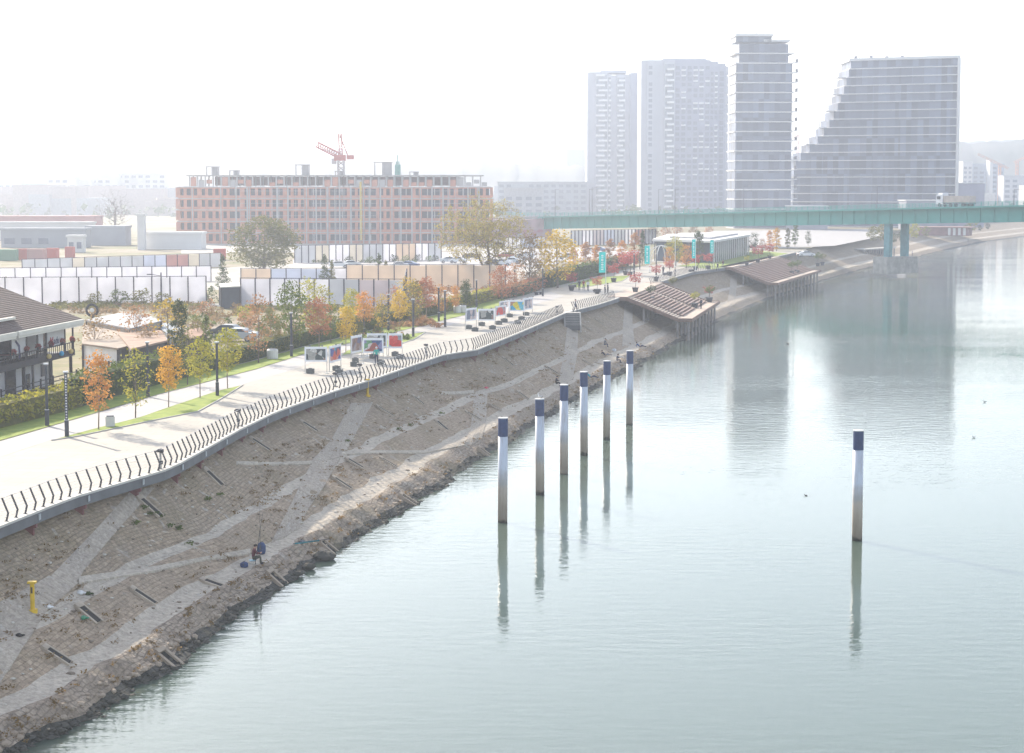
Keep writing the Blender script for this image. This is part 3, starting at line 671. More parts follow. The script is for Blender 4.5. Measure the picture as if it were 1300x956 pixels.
# young trees in the grass island and beside the path  (base px, top px, kind, colour)
yt = [(125,546,445,'young3','orange','thin orange-leaved young tree at the tip of the grass island'),
 (172,531,440,'sparse','ygreen','pale yellow-green young tree with a bent trunk, second in the grass island'),
 (214,518,440,'young1','gold','golden young tree in the middle of the grass island'),
 (254,506,428,'young2','ygreen','lime-yellow round young tree, fourth in the grass island'),
 (289,494,418,'young1','ygreen','yellow-green young tree at the far tip of the grass island'),
 (238,489,418,'sparse','olive','sparse olive young tree on the verge behind the golden one'),
 (328,461,372,'sparse','rust','sparse rust-brown young tree beside the parked cars'),
 (405,446,378,'young2','red','dark red young tree behind the first photo board'),
 (439,448,390,'young1','yellow','yellow-brown young tree behind the photo boards'),
 (463,425,370,'young2','orange','bright orange young tree behind a lamp post'),
 (485,425,372,'sparse','yellow','thin yellow tree between two lamp posts'),
 (507,419,370,'young1','yellow','yellow young tree above the last photo board of the nearer group'),
 (527,415,357,'sparse','olive','sparse greenish young tree by the far grass tip'),
 (541,408,352,'young2','red','dense russet-red young tree on the verge'),
 (560,402,360,'sparse','orange','thin orange tree beside twin lamp posts'),
 (578,398,362,'young3','orange','orange-brown young tree before the willow'),
 (592,394,360,'young1','dark','dark green young tree left of the willow trunk')]
for x, y, yt_, k, m, l in yt:
    p = gp(x, y); place_tree(k, 'young_tree', p, (y-yt_)*p.y/F*.98, m, l, 'young tree', 'young trees along the promenade')
# trees and bushes beyond the hedge
mt = [(120,470,400,'sparse','brown','brown half-bare tree in front of the sheds',1.5),
 (176,462,388,'sparse','rust','reddish-brown thin tree rising over the shed roof',1.3),
 (188,470,415,'sparse','brown','dry brown tree at the corner of the shed',1.4),
 (228,468,382,'column','dark','dense dark green columnar tree beside the shed',1.0),
 (214,462,378,'sparse','yellow','tall loose yellow-green tree behind the columnar one',1.4),
 (263,455,398,'cone','green','small green conifer by the brown kiosk',1.0),
 (252,450,400,'sparse','olive','olive half-bare tree behind the conifer',1.6),
 (372,444,362,'medium','green','big bushy yellow-green tree behind the lamp post',.75),
 (345,446,398,'medium','olive','low olive bush-like tree beside the parked cars',.8),
 (420,436,388,'medium2','green','low green tree behind the red one',.8),
 (395,430,352,'sparse','ygreen','slim yellow tree against the white hoarding',1.1),
 (412,428,362,'sparse','ygreen','small yellow-green tree by the hoarding post',1.1),
 (446,420,368,'young2','ygreen','lollipop-shaped yellow-green tree before the hoarding',.9),
 (503,410,362,'sparse','red','red-leaved thin tree at the hoarding corner',1.2),
 (452,432,402,'medium2','olive','scrubby olive tree between hedge and hoarding',1.0),
 (480,424,398,'medium2','green','scrubby green tree between hedge and hoarding',1.0),
 (520,412,352,'sparse','yellow','yellow thin tree just past the hoarding corner',1.3),
 (528,409,356,'young3','brown','brown feathery tree past the hoarding corner',1.3),
 (562,398,366,'medium2','rust','rust-coloured bushy tree behind the hedge',1.0),
 (592,391,356,'medium2','dark','dark bushy shrub-tree under the willow',.7),
 (637,384,340,'medium','red','wide pinkish-red maple next to the willow',1.05),
 (655,378,336,'medium2','rust','rusty maple behind the tall lamp posts',1.0),
 (673,366,300,'medium2','brown','tall brownish half-bare tree before the car park',.85),
 (693,362,318,'sparse','brown','slender dry tree at the garden gate',1.4),
 (728,352,315,'column','orange','orange columnar tree, nearest the teal banner',1.2),
 (744,350,308,'column','rust','russet columnar tree beside the teal banner',1.4),
 (757,349,312,'column','orange','second orange columnar tree by the teal banner',1.2),
 (775,345,304,'column','rust','tall rust tree behind the teal banner pole',1.3),
 (790,342,306,'column','orange','orange tree above the play slide',1.3),
 (806,338,296,'column','rust','dark rust tree near the white arches',1.2),
 (815,336,293,'cone','dark','dark conifer beside the second teal banner',1.0),
 (858,338,303,'medium','ygreen','yellow-green tree in front of the glass pavilion',1.0),
 (850,342,315,'medium2','orange','orange tree low in front of the glass pavilion',1.0),
 (871,341,312,'medium2','orange','bright salmon-orange tree before the glass pavilion',1.0),
 (886,338,294,'column','dark','dark green tree at the front corner of the pavilion',1.2),
 (957,325,297,'medium2','dark','dark green tree at the far end of the pavilion',.8),
 (977,318,293,'column','orange','orange tree past the pavilion, first of a pair',1.3),
 (986,319,290,'column','gold','golden orange tree past the pavilion, second of a pair',1.3),
 (1000,316,290,'column','olive','slim olive poplar past the pavilion',1.0),
 (1009,313,282,'column','green','tallest slim poplar touching the bridge girder',1.0),
 (968,322,304,'medium2','rust','low rust tree by the pavilion lawn',.9),
 (1026,312,294,'medium2','dark','small dark round tree before the bridge pier',.8)]
for x, y, yt_, k, m, l, ws in mt:
    p = gp(x, y, 6.46); place_tree(k, 'autumn_tree', p, (y-yt_)*p.y/F, m, l, 'tree', 'trees behind the promenade', ws)
cf = [(283,366,322,'small dark cone tree just behind the kiosk'),(352,358,330,'small golden cone tree before the pale hoarding'),(412,362,322,'darker of two cone trees on the hoarding line'),(421,362,330,'lighter of two cone trees on the hoarding line'),(482,362,321,'dark cone tree farther along the hoarding line'),(490,362,330,'lighter small cone tree farther along the hoarding line')]
for i, (x, y, yt_, l) in enumerate(cf):
    p = gp(x, y, 6.46); place_tree('cone', 'cone_tree', p, (y-yt_)*p.y/F, ['dark','olive','dark','olive','dark','olive'][i], l, 'tree', 'cone-shaped trees by the hoardings', 1.0)
# distant bushes beyond the bridge
for i, (x, y, yt_, k, m, l) in enumerate([(1122,305,285,'far','olive','pale olive tree beyond the bridge pier'),(1160,302,284,'far','ygreen','yellowish round tree before the riverside kiosk'),(1176,300,288,'far','olive','low olive tree touching the riverside kiosk'),(1145,306,294,'far','dark','dark low bush tree on the far bank'),(1135,308,297,'far','dark','dark shrub on the far bank slope'),(1234,293,278,'far','ygreen','pale tree beyond the riverside kiosk'),(1244,293,286,'far','dark','round dark shrub, last but one on the far bank'),(1254,291,284,'far','dark','round dark shrub, last on the far bank'),(1225,294,286,'far','green','green shrub just past the riverside kiosk'),(1108,306,288,'far','olive','olive tree right beside the bridge pier'),
   (860,300,285,'far','rust','rusty far tree beneath the bridge girder'),(845,302,287,'far','rust','rusty low tree beside the striped fence'),(880,300,287,'far','brown','brown far tree above the pavilion roof'),(900,299,287,'far','rust','rust far tree above the pavilion roof'),(830,304,288,'far','brown','brown tree at the end of the striped fence')]):
    p = gp(x, y, 6.46); place_tree(k, 'distant_tree', p, (y-yt_)*p.y/F, m, l, 'tree', 'far trees beyond the pavilion', 1.3)
bl = [(8,368,'olive'),(60,345,'green'),(50,344,'green'),(232,384,'dark'),(265,384,'dark'),(255,385,'green'),(372,352,'olive'),(444,333,'dark'),(470,334,'green'),(500,332,'dark'),(515,333,'green'),(530,331,'dark'),(545,332,'green'),(552,331,'dark'),(110,300,'olive'),(230,412,'olive'),(300,398,'brown'),(310,405,'ygreen'),(262,402,'rust'),(205,388,'olive'),(180,388,'olive'),(150,388,'green'),(120,389,'olive'),(275,405,'brown'),(345,412,'olive'),(318,415,'rust')]
for i, (x, y, m) in enumerate(bl):
    p = gp(x, y, 6.46); o = place_tree('shrub', 'shrub', p, 1.7*R.uniform(.7,1.3), m, 'scrubby %s shrub, %s from the near end of the waste ground' % ({'olive':'olive','green':'green','dark':'dark green','brown':'brown','ygreen':'yellow-green','rust':'rust-brown'}[m], ordn(i)), 'shrub', 'shrubs on the waste ground', 1.2)

# ---------------------------------------------------------------- hedges
def hedge(px, label, h=1.35, w=1.2, m='olive', n_per=55, ls=.2, zoff=0):
    P = [gp(x, y) for x, y in px]; L = [0]
    for a, b in zip(P, P[1:]): L.append(L[-1]+(b-a).length)
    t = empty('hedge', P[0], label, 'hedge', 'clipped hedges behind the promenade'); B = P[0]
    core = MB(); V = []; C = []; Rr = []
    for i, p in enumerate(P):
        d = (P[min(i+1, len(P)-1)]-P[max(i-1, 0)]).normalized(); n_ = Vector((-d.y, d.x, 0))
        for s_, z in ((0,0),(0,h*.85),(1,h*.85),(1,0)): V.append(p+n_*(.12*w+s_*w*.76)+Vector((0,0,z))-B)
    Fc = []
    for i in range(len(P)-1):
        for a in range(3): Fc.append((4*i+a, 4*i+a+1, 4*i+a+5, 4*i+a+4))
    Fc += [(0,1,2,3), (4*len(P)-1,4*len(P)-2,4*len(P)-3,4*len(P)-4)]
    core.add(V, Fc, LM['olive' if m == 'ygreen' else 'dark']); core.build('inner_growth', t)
    s = 0
    while s < L[-1]:
        k = max(j for j in range(len(L)) if L[j] <= s); f = (s-L[k])/max(.01, (L[k+1]-L[k])) if k < len(L)-1 else 0
        p = P[k].lerp(P[k+1], f) if k < len(P)-1 else P[-1]; d = (P[min(k+1,len(P)-1)]-P[min(k,len(P)-2)]).normalized(); n_ = Vector((-d.y, d.x, 0))
        C.append(tuple(p+n_*w*.5+Vector((R.uniform(-.1,.1), R.uniform(-.1,.1), h*(.5+R.uniform(-.05,.06))))-B)); Rr.append((.62*w, .62*w, h*.56)); s += .5
    me = leaves_mesh('foliage', C, Rr, int(L[-1]*n_per), ls, LM[m], hollow=.75); link('foliage', me, t); return t
hedge([(-120,575),(-40,556),(60,530),(108,517)], 'yellow-green hedge in front of the restaurant fence', 1.9, 1.8, 'ygreen', 260, .24)
hedge([(108,517),(150,504),(196,491),(236,480)], 'rounded green and yellow hedge beside the first lamp posts', 2.5, 2.0, 'green', 240, .24)
hedge([(236,480),(290,466),(325,457),(385,440)], 'low clipped hedge below the parked cars', 1.7, 1.4, 'olive', 110, .22)
hedge([(385,440),(450,424),(518,408),(560,398)], 'low clipped hedge behind the nearer photo boards', 1.7, 1.4, 'olive', 95, .24)
hedge([(560,398),(600,389),(640,378)], 'clipped green hedge with a yellow top behind the farther photo boards', 1.9, 1.4, 'ygreen', 90, .26)
hedge([(642,380),(668,375),(686,369),(694,364)], 'dark red and green hedge just before the hedge gap', 1.9, 3.0, 'red', 90, .28)
hedge([(703,365),(730,357),(760,350)], 'tall dark green hedge just after the hedge gap', 2.8, 2.2, 'green', 90, .3)
hedge([(760,350),(790,341),(800,337)], 'far end of the dark green hedge near the slide', 2.6, 2.0, 'dark', 70, .3)

# ragged scrub along the foot of the hoardings and over the waste ground
def scrub(name, pts, n, sz, m, rz=.45):
    o = link(name, leaves_mesh(name, pts, np.array([(.8,.8,rz)]*len(pts)), n, sz, LM[m], hollow=.05)); o['kind'] = 'stuff'
def sp(x0, x1, y0, y1, k, f=0): return [tuple(gp(R.uniform(x0,x1), R.uniform(y0,y1), 6.5)+Vector((0,0,.25+f))) for _ in range(k)]
scrub('scrub_growth', sp(60,262,387,393,110)+sp(300,520,390,398,90), 9000, .3, 'olive')
scrub('scrub_growth', sp(200,520,394,430,110)+sp(90,250,386,400,40), 7000, .3, 'brown')
scrub('scrub_growth', sp(240,520,400,436,70)+sp(120,240,450,480,40)+sp(372,560,326,334,60), 6500, .32, 'green')
scrub('scrub_growth', sp(520,640,362,374,80)+sp(430,560,404,416,50), 6500, .32, 'rust')
# ---------------------------------------------------------------- bank furniture
cav = mat('recess_dark', (.02,.018,.016), .95, .2, 2); sur = mat('recess_concrete', (.36,.30,.235), .9, .2, 1.5)
slots = [(189,643),(270,606),(111,779),(181,757),(71,832),(269,741),(329,564),(391,541),(488,522),(530,508),(449,588),(492,587),(433,613),(644,459),(670,451),(663,502),(628,517),(744,416),(746,461),(762,410),(600,528),(560,540),(700,470),(760,462),(770,400),(830,420),(860,404)]
water_slots = [(215,840),(351,737),(417,697),(518,636),(614,575),(745,502),(880,423)]
sl0 = None
for i, (x, y) in enumerate(slots+water_slots):
    p, n_ = hit(x, y); wsl = i >= len(slots)
    t = empty('mooring_recess', p, '', 'mooring recess', 'mooring recesses cut in the bank')
    # local frame: down-slope direction
    dn = Vector((n_.x, n_.y, 0)).normalized() if (abs(n_.x)+abs(n_.y)) > .02 else Vector((1,0,0)); dn = Vector((1,-.15,0)).normalized()
    slope = math.atan2(Vector((n_.x,n_.y,0)).length, max(.2, n_.z)); slope = min(.75, max(.3, slope))
    t.rotation_euler = (0, slope, math.atan2(dn.y, dn.x)+R.uniform(-.15,.15))
    L_ = 1.35 if not wsl else 1.3; wd = .40 if not wsl else .62; sc_ = R.uniform(.8,1.15)
    b = MB(); b.box((.1,0,.05),(L_*sc_,wd,.10), cav); b.build('shade_slab', t)  # near-black box lying on the slope, coloured as the shade of a hollow
    b = MB()
    if not wsl:
        b.box((.1,-wd/2-.10,.05),(L_*sc_+.2,.13,.13), sur); b.box((.1,wd/2+.08,.05),(L_*sc_+.2,.13,.13), sur); b.box((-L_*sc_/2,0,.06),(.3,wd+.2,.16), sur)
    else:
        b.box((.1,-wd/2-.12,.05),(L_*sc_,.22,.3), M['toe']); b.box((.1,wd/2+.12,.05),(L_*sc_,.22,.3), M['toe']); b.box((-L_*sc_/2,0,.1),(.25,wd+.3,.3), M['toe'])
    b.build('surround', t)
    t['label'] = ('dark mooring recess at the waterline, %s along the shore' % ordn(i-len(slots))) if wsl else 'dark slanted mooring recess in the stone slope, %s in a zigzag from the near end' % ordn(i)
# yellow bollards
ym = mat('yellow_paint', (.62,.40,.015), .45, .12, 3)
def bollard(p, h, label):
    t = empty('river_post', p, label, 'marker post', 'yellow posts on the bank')
    b = MB(); b.lathe([(.11,0),(.11,h-.08)], (0,0,0), ym, 14); b.build('shaft', t, smooth=False)
    b = MB(); b.box((0,0,h-.04),(.40,.30,.09), ym); b.build('top_plate', t)
    b = MB(); b.lathe([(.24,-.1),(.24,.10)], (0,0,0), ym, 14); b.build('foot_plate', t)
    b = MB(); b.box((.0,-.115,h*.72),(.09,.02,.3), mat('dark_mark', (.1,.07,.02))); b.build('sign_plate', t)
p, _ = hit(41.5, 776); bollard(p, 39*p.y/F/1.0, 'yellow steel post on the lower ramp near the viewer')
p, _ = hit(466.6, 502.5); bollard(p, 21.5*p.y/F, 'yellow steel post at the head of the ramp below the railing')

# rubble and dry weeds along the toe
rb = MB(); rm = M['toe']
def rock(b, c, r, m):
    k0 = len(b.V); b.ball(c, (r*R.uniform(.8,1.3), r*R.uniform(.8,1.3), r*R.uniform(.5,.8)), m, 7, 5)
    for v in b.V[k0:]: v += Vector((R.uniform(-1,1), R.uniform(-1,1), R.uniform(-1,1)))*r*.16
for i in range(1500):
    Y = 70+230*R.random()**1.5; w = waterX(Y)+R.uniform(-1.1,.55)+(.9*mn.noise(Vector((Y*.16,3,0)))); q = drop(w, Y); rock(rb, q+Vector((0,0,.03)), R.uniform(.05,.20), M['wet'] if q.z < .25 else rm)
tag(rb.build('shore_rubble'), None, None, kind='stuff')
wv = []; 
for i in range(340):
    Y = 66+190*R.random()**1.3; e, w = edgeX(Y)-1.2, waterX(Y); t_ = R.choice([R.uniform(.83,.95)]*5+[R.uniform(.05,.8)])
    wv.append(tuple(drop(e+(w-e)*t_, Y)+Vector((0,0,.06))))
link('dry_weeds', leaves_mesh('dry_weeds', wv, np.array([(.32,.55,.12)]*len(wv)), 4200, .15, LM['brown'], hollow=.05))['kind'] = 'stuff'
gv = []
for i in range(2600):
    Y = 62+170*R.random()**1.3; e, w = edgeX(Y)-1.2, waterX(Y); t_ = R.uniform(.04,.68)
    if mn.noise(Vector((t_*6, Y*.10, 2.2)))+.5*mn.noise(Vector((t_*19, Y*.45, 7))) > .16: gv.append(tuple(drop(e+(w-e)*t_, Y)+Vector((0,0,.04))))
link('dry_grass', leaves_mesh('dry_grass', gv, np.array([(.42,.42,.07)]*len(gv)), len(gv)*16, .12, LM['brown'], hollow=.05))['kind'] = 'stuff'
link('green_weeds', leaves_mesh('green_weeds', [tuple(hit(x,y)[0]+Vector((0,0,.05))) for x,y in [(183,644),(196,652),(203,655),(215,668),(226,671),(278,628),(262,634),(440,560),(505,545),(520,540),(560,525),(190,560+92),(172,664),(240,690)]], np.array([(.35,.5,.1)]*14), 900, .14, LM['green'], hollow=.05))['kind'] = 'stuff'
db = MB(); dm = mat('pale_debris', (.50,.46,.40), .9, .2, 4); dm2 = mat('brown_debris', (.20,.16,.12), .9, .2, 4)
for i in range(900):
    Y = 66+190*R.random()**1.4; e, w = edgeX(Y)-1.2, waterX(Y); q = drop(e+(w-e)*R.uniform(.03,.8), Y); s0 = len(db.V); rr = R.uniform(.03,.11)*(1.6 if R.random() < .08 else 1)
    db.ball(q+Vector((0,0,.02)), (rr*R.uniform(.8,1.6), rr*R.uniform(.8,1.6), rr*.5), dm if R.random() < .5 else dm2, 5, 4)
tag(db.build('stone_debris'), None, None, kind='stuff')
# a concrete lump and broken blocks at the water
for i, (x, y, r, l) in enumerate([(412,707,.7,'large broken concrete lump sticking out into the water'),(392,720,.4,'broken block awash beside the large concrete lump'),(378,729,.32,'small broken block awash off the fishing spot'),(404,700,.5,'cracked block above the large concrete lump')]):
    p = gp(x, y, .15); b = MB(); b.ball((0,0,.05),(r*1.1,r*.9,r*.5), M['wet'] if i < 3 else M['toe'], 18, 12); b.V = [v*(1+.30*mn.noise(v*1.6/r+Vector((i*9,0,0)))+.12*mn.noise(v*5/r)) for v in b.V]; tag(b.build('concrete_block', None, p), l, 'rock', 'broken blocks at the water')
# litter
lt = mat('white_litter', (.6,.6,.6), .6, .2, 5); pk = mat('pink_litter', (.6,.08,.12), .6); gm_ = mat('green_litter', (.02,.2,.1), .6)
for i, (x, y, m, l) in enumerate([(102,754,lt,'crumpled white plastic bag on the edge of the lower ramp'),(112,755,LM['dark'],'dark rag beside the white plastic bag'),(61,772,lt,'pale litter scrap near the yellow post'),(617,493,pk,'pink litter scrap at the head of the middle ramp'),(106,786,gm_,'green bottle scrap in the recess'),(24,808,cav,'dark plant litter on the near ramp')]):
    p, _ = hit(x, y); b = MB(); rock(b, Vector((0,0,.06)), .17, m); b.ball((.15,.05,.05), (.14,.1,.05), m, 6, 4); tag(b.build('litter', None, p), l, 'litter', 'litter on the bank')

# ---------------------------------------------------------------- lamp posts
lampm = mat('lamp_post_paint', (.028,.034,.05), .45, .15, 3); lens = mat('lamp_lens', (.55,.56,.58), .3)
def lamp_meshes(h):
    a = MB(); a.box((0,0,h*.13),(.27,.24,h*.26), lampm); a.box((0,0,.02),(.42,.4,.04), lampm)
    b = MB(); b.box((0,0,h*.61),(.19,.16,h*.70), lampm)
    c = MB(); c.box((0,0,h-.05),(.34,.30,.10), lens); c.box((0,0,h-.13),(.26,.22,.05), lampm)
    d = MB(); d.box((0,0,h*.262),(.285,.255,.035), lens)
    return a.mesh('base'), b.mesh('pole'), c.mesh('lamp_head'), d.mesh('ring')
LMs = lamp_meshes(4.5)
lamps = [(60,541,460,'lamp post on the verge before the restaurant'),(85,555,470,'nearest lamp post, with a perforated dark shaft, at the tip of the grass island'),(188,504,433,'lamp post between the golden tree and the verge'),(276,503,433,'lamp post at the far end of the grass island'),(370,453,396,'lamp post behind the first photo board'),(462.5,425,393,'lamp post in front of the orange young tree'),(493,420,373,'taller lamp post standing behind the nearer photo boards'),(524.6,428,379,'lamp post at the tip of the second grass island'),(557,408,364,'first of two close lamp posts before the white planters'),(565,415,368,'second of two close lamp posts before the white planters'),(605,390,355,'lamp post behind the farther photo boards'),(653,374,342,'lamp post in front of the red maple'),(689,376,340,'lamp post just before the hedge gap'),(733,356,330,'far lamp post by the crimson potted maple'),(805,351,322,'far lamp post beside the large potted maple'),(833,349,322,'far lamp post beside the white arches')]
for i, (x, y, y2, l) in enumerate(lamps):
    p = gp(x, y); h = (y-y2)*p.y/F
    t = empty('lamp_post', p, l, 'lamp post', 'lamp posts along the promenade', math.radians(10)); t.scale = (1, 1, h/4.5)
    for m, nme in zip(LMs, ('base','pole','lamp_head','ring')): link(nme, m, t)
    if i == 1:
        b = MB()
        for k in range(16): b.box((0,-.095,1.35+k*.19),(.09,.02,.1), lens)
        b.build('light_slot', t)

# ---------------------------------------------------------------- photo boards
bw_ = mat('board_white', (.74,.76,.80), .5, .03, 2)
def photo_mat(name, cols, seed):
    m = bpy.data.materials.new(name); m.use_nodes = True; n = m.node_tree.nodes; l = m.node_tree.links; p = n['Principled BSDF']; p.inputs['Roughness'].default_value = .4
    tc = n.new('ShaderNodeTexCoord'); mp = n.new('ShaderNodeMapping'); mp.inputs['Location'].default_value = (seed*3.7, seed*1.3, seed); l.new(tc.outputs['Object'], mp.inputs[0])
    v = n.new('ShaderNodeTexVoronoi'); v.inputs['Scale'].default_value = 1.7; l.new(mp.outputs[0], v.inputs['Vector'])
    cr = n.new('ShaderNodeValToRGB'); cr.color_ramp.interpolation = 'CONSTANT'; sp = n.new('ShaderNodeSeparateColor'); l.new(v.outputs['Color'], sp.inputs[0]); l.new(sp.outputs[0], cr.inputs[0])
    e = cr.color_ramp.elements; e[0].color = (*cols[0],1); e[1].position = .99; e[1].color = (*cols[-1],1)
    for i, c in enumerate(cols[1:], 1): x = e.new(i/len(cols)); x.color = (*c, 1)
    nz = n.new('ShaderNodeTexNoise'); nz.inputs['Scale'].default_value = 6; l.new(tc.outputs['Object'], nz.inputs['Vector'])
    mx = n.new('ShaderNodeMix'); mx.data_type = 'RGBA'; mx.blend_type = 'OVERLAY'; mx.inputs['Factor'].default_value = .7; l.new(cr.outputs[0], mx.inputs['A']); l.new(nz.outputs['Fac'], mx.inputs['B']); l.new(mx.outputs['Result'], p.inputs['Base Color']); return m
pal = {'crowd': [(.02,.03,.04),(.05,.07,.07),(.30,.30,.28),(.04,.05,.05),(.22,.14,.12),(.5,.5,.48)], 'blue': [(.02,.05,.25),(.02,.25,.35),(.5,.06,.03),(.03,.1,.4),(.5,.2,.15),(.04,.04,.1)],
 'brown': [(.15,.08,.06),(.25,.15,.12),(.12,.12,.2),(.3,.25,.25)], 'red': [(.55,.03,.03),(.5,.05,.04),(.25,.25,.27),(.6,.08,.06)], 'mix': [(.03,.08,.2),(.3,.08,.06),(.2,.2,.35),(.1,.25,.12),(.5,.45,.45)],
 'yellow': [(.6,.5,.03),(.02,.3,.5),(.7,.6,.1),(.1,.4,.5),(.3,.15,.1)], 'grey': [(.3,.3,.35),(.5,.4,.4),(.12,.14,.2)]}
pmats = {k: photo_mat('print_'+k, v, i) for i, (k, v) in enumerate(pal.items())}
legm = mat('board_leg', (.5,.5,.48), .4, .1, 3, metal=.4)
def board(x0, x1, yt_, yb, yf, pic, label, tilt=0.0, person=False):
    """x0..x1 panel in px, top yt_, bottom yb, feet yf"""
    a, b_ = gp(x0, yf), gp(x1, yf+tilt); mid = (a+b_)/2; s = F/mid.y; L = (b_-a).length; ang_ = math.atan2(b_.y-a.y, b_.x-a.x)
    zt = (yf-yt_)/s; zb = (yf-yb)/s
    t = empty('photo_board', mid, label, 'exhibition board', 'photo boards of the open-air exhibition', ang_)
    m = MB(); m.box((0,0,(zt+zb)/2),(L,.07,zt-zb), bw_); pnl = m.build('panel', t)
    m = MB(); W_ = L*.86; Hh = (zt-zb)*.74; m.box((0,-.045,(zt+zb)/2-.02*Hh),(W_,.012,Hh), pmats[pic]); 
    m.build('photo_print', pnl)
    for s_ in (-1, 1):
        m = MB(); m.box((s_*(L/2-.03),0,zt/2+.03),(.06,.06,zt+.06), legm); m.box((s_*(L/2-.03),0,.02),(.3,.5,.04), legm); m.build('leg', t)
    for s_ in ((-.25,.3) if L > 1.6 else (0,)):
        m = MB(); m.tube((s_*L,0,zt),(s_*L,-.35,zt+.12),.02,None,lampm,5); m.box((s_*L,-.38,zt+.12),(.16,.12,.09), lampm); m.build('spotlight', t)
board(387,415.5,440,459,474,'crowd','nearest wide photo board showing dark figures and a grey machine')
board(418,433,440,461,472,'blue','narrow photo board with a blue and orange picture, beside the nearest board', -4)
board(445.5,459.5,427,449,457,'brown','narrow photo board with a brownish picture', -3)
board(460.8,487,429,448,462,'mix','wide photo board with a mixed blue and red picture behind the person in teal')
board(466,491.5,423,441,452,'crowd','wide photo board half hidden behind another board')
board(493,511,423,442,452,'red','photo board with a bright red picture')
board(591,605,392,408,419,'grey','pale narrow board with a thin red strip, first of the farther group', -2)
board(607,628,392,407,414,'crowd','wide board with a dark blue picture in the farther group')
board(629,642,389,402,409,'red','board with a red and dark picture in the farther group', -2)
board(634,646,383,392,400,'grey','small pale board behind the red one', -2)
board(646.5,666,381,395,402,'yellow','board with a vivid yellow and blue picture')
board(664,676,379,394,398,'grey','last white board of the farther group', -2)
blk = mat('ballast_concrete', (.10,.11,.11), .85, .2, 4)
bk_px = [(394,474),(427,470.5),(430.5,475),(449,465),(451,460),(473,455),(483,462.5),(501.5,452),(507.5,455.5),(595,417.5),(603,420.5),(611.5,413.5),(625,418),(633,412),(640,409),(647,402.5),(657,411),(662,406),(668,400.5)]
for i, (x, y) in enumerate(bk_px):
    p = gp(x, y); m = MB(); sz = .62 if i < 9 else .8
    m.box((0,0,.23),(sz,.5,.4), blk); m.box((0,0,.02),(sz*.8,.4,.06), blk); 
    o = m.build('ballast_block', None, p); o.rotation_euler.z = R.uniform(-.3,.3)
    tag(o, 'dark concrete ballast block, %s in order from the nearest photo board' % ordn(i), 'ballast block', 'ballast blocks by the photo boards')
    b = MB(); b.box((0,0,.46),(sz*.5,.12,.05), lampm); b.build('lifting_bar', o)

# telescopes on the railing, bins
for i, (x, y) in enumerate([(204,596),(302.5,541),(426,491),(457,479),(541,452),(707,400)]):
    p = gp(x, y); t = empty('viewing_scope', p, 'slim dark viewing stand leaning by the railing, %s from the near end' % ordn(i), 'viewing stand', 'viewing stands by the railing', -.5)
    b = MB(); b.box((0,0,.5),(.09,.09,1.0), M['conc']); b.box((0,0,.02),(.3,.3,.05), rail_dark); b.build('stand', t)
    b = MB(); b.box((0,0,1.12),(.34,.2,.2), rail_dark); b.tube((-.09,-.1,1.13),(-.09,-.26,1.13),.05,.06,rail_dark); b.tube((.09,-.1,1.13),(.09,-.26,1.13),.05,.06,rail_dark); b.build('scope', t)
    b = MB(); b.box((0,.02,.42),(.2,.16,.2), rail_dark); b.build('coin_box', t)
wp = mat('planter_white', (.55,.55,.54), .6, .08, 2)
for i, (x, y, w, h, l) in enumerate([(140,542,.42,.75,'square pale litter bin on the grass island'),(346,456,.55,1.0,'round white planter bin on the verge below the hedge'),(580.5,397.5,.5,1.0,'first of two white cylinder bins against the hedge'),(587.5,397,.5,1.0,'second of two white cylinder bins against the hedge')]):
    p = gp(x, y); t = empty('litter_bin', p, l, 'litter bin', 'litter bins beside the promenade', .2)
    b = MB(); (b.box((0,0,h/2),(w*1.5,w*1.2,h), wp) if i == 0 else b.lathe([(w*.85,0),(w,.1),(w,h-.1),(w*.8,h)], (0,0,0), wp, 16)); b.build('body', t)
    b = MB(); b.box((0,0,h+.03),(w*1.2,w*.9,.06), lampm); b.build('lid', t)
# black benches / boat shape behind far boards
for i, (x, y, l) in enumerate([(684,374,'dark low planter with dry plants by the lamp post'),(758,371,'dark trough planter at the stairs railing'),(727,365,'long dark bench at the hedge gap'),(845,349,'dark bench row near the far railing'),(878,345,'dark bench beside the third teal banner'),(1016,323,'low bench on the far quay')]):
    p = gp(x, y); t = empty('trough_bench', p, l, 'bench', 'dark benches and troughs', 1.1)
    b = MB(); b.box((0,0,.4),(2.2,.6,.12), lampm); b.build('seat', t)
    for s_ in (-.8,.8): b = MB(); b.box((s_,0,.17),(.16,.5,.34), lampm); b.build('leg', t)

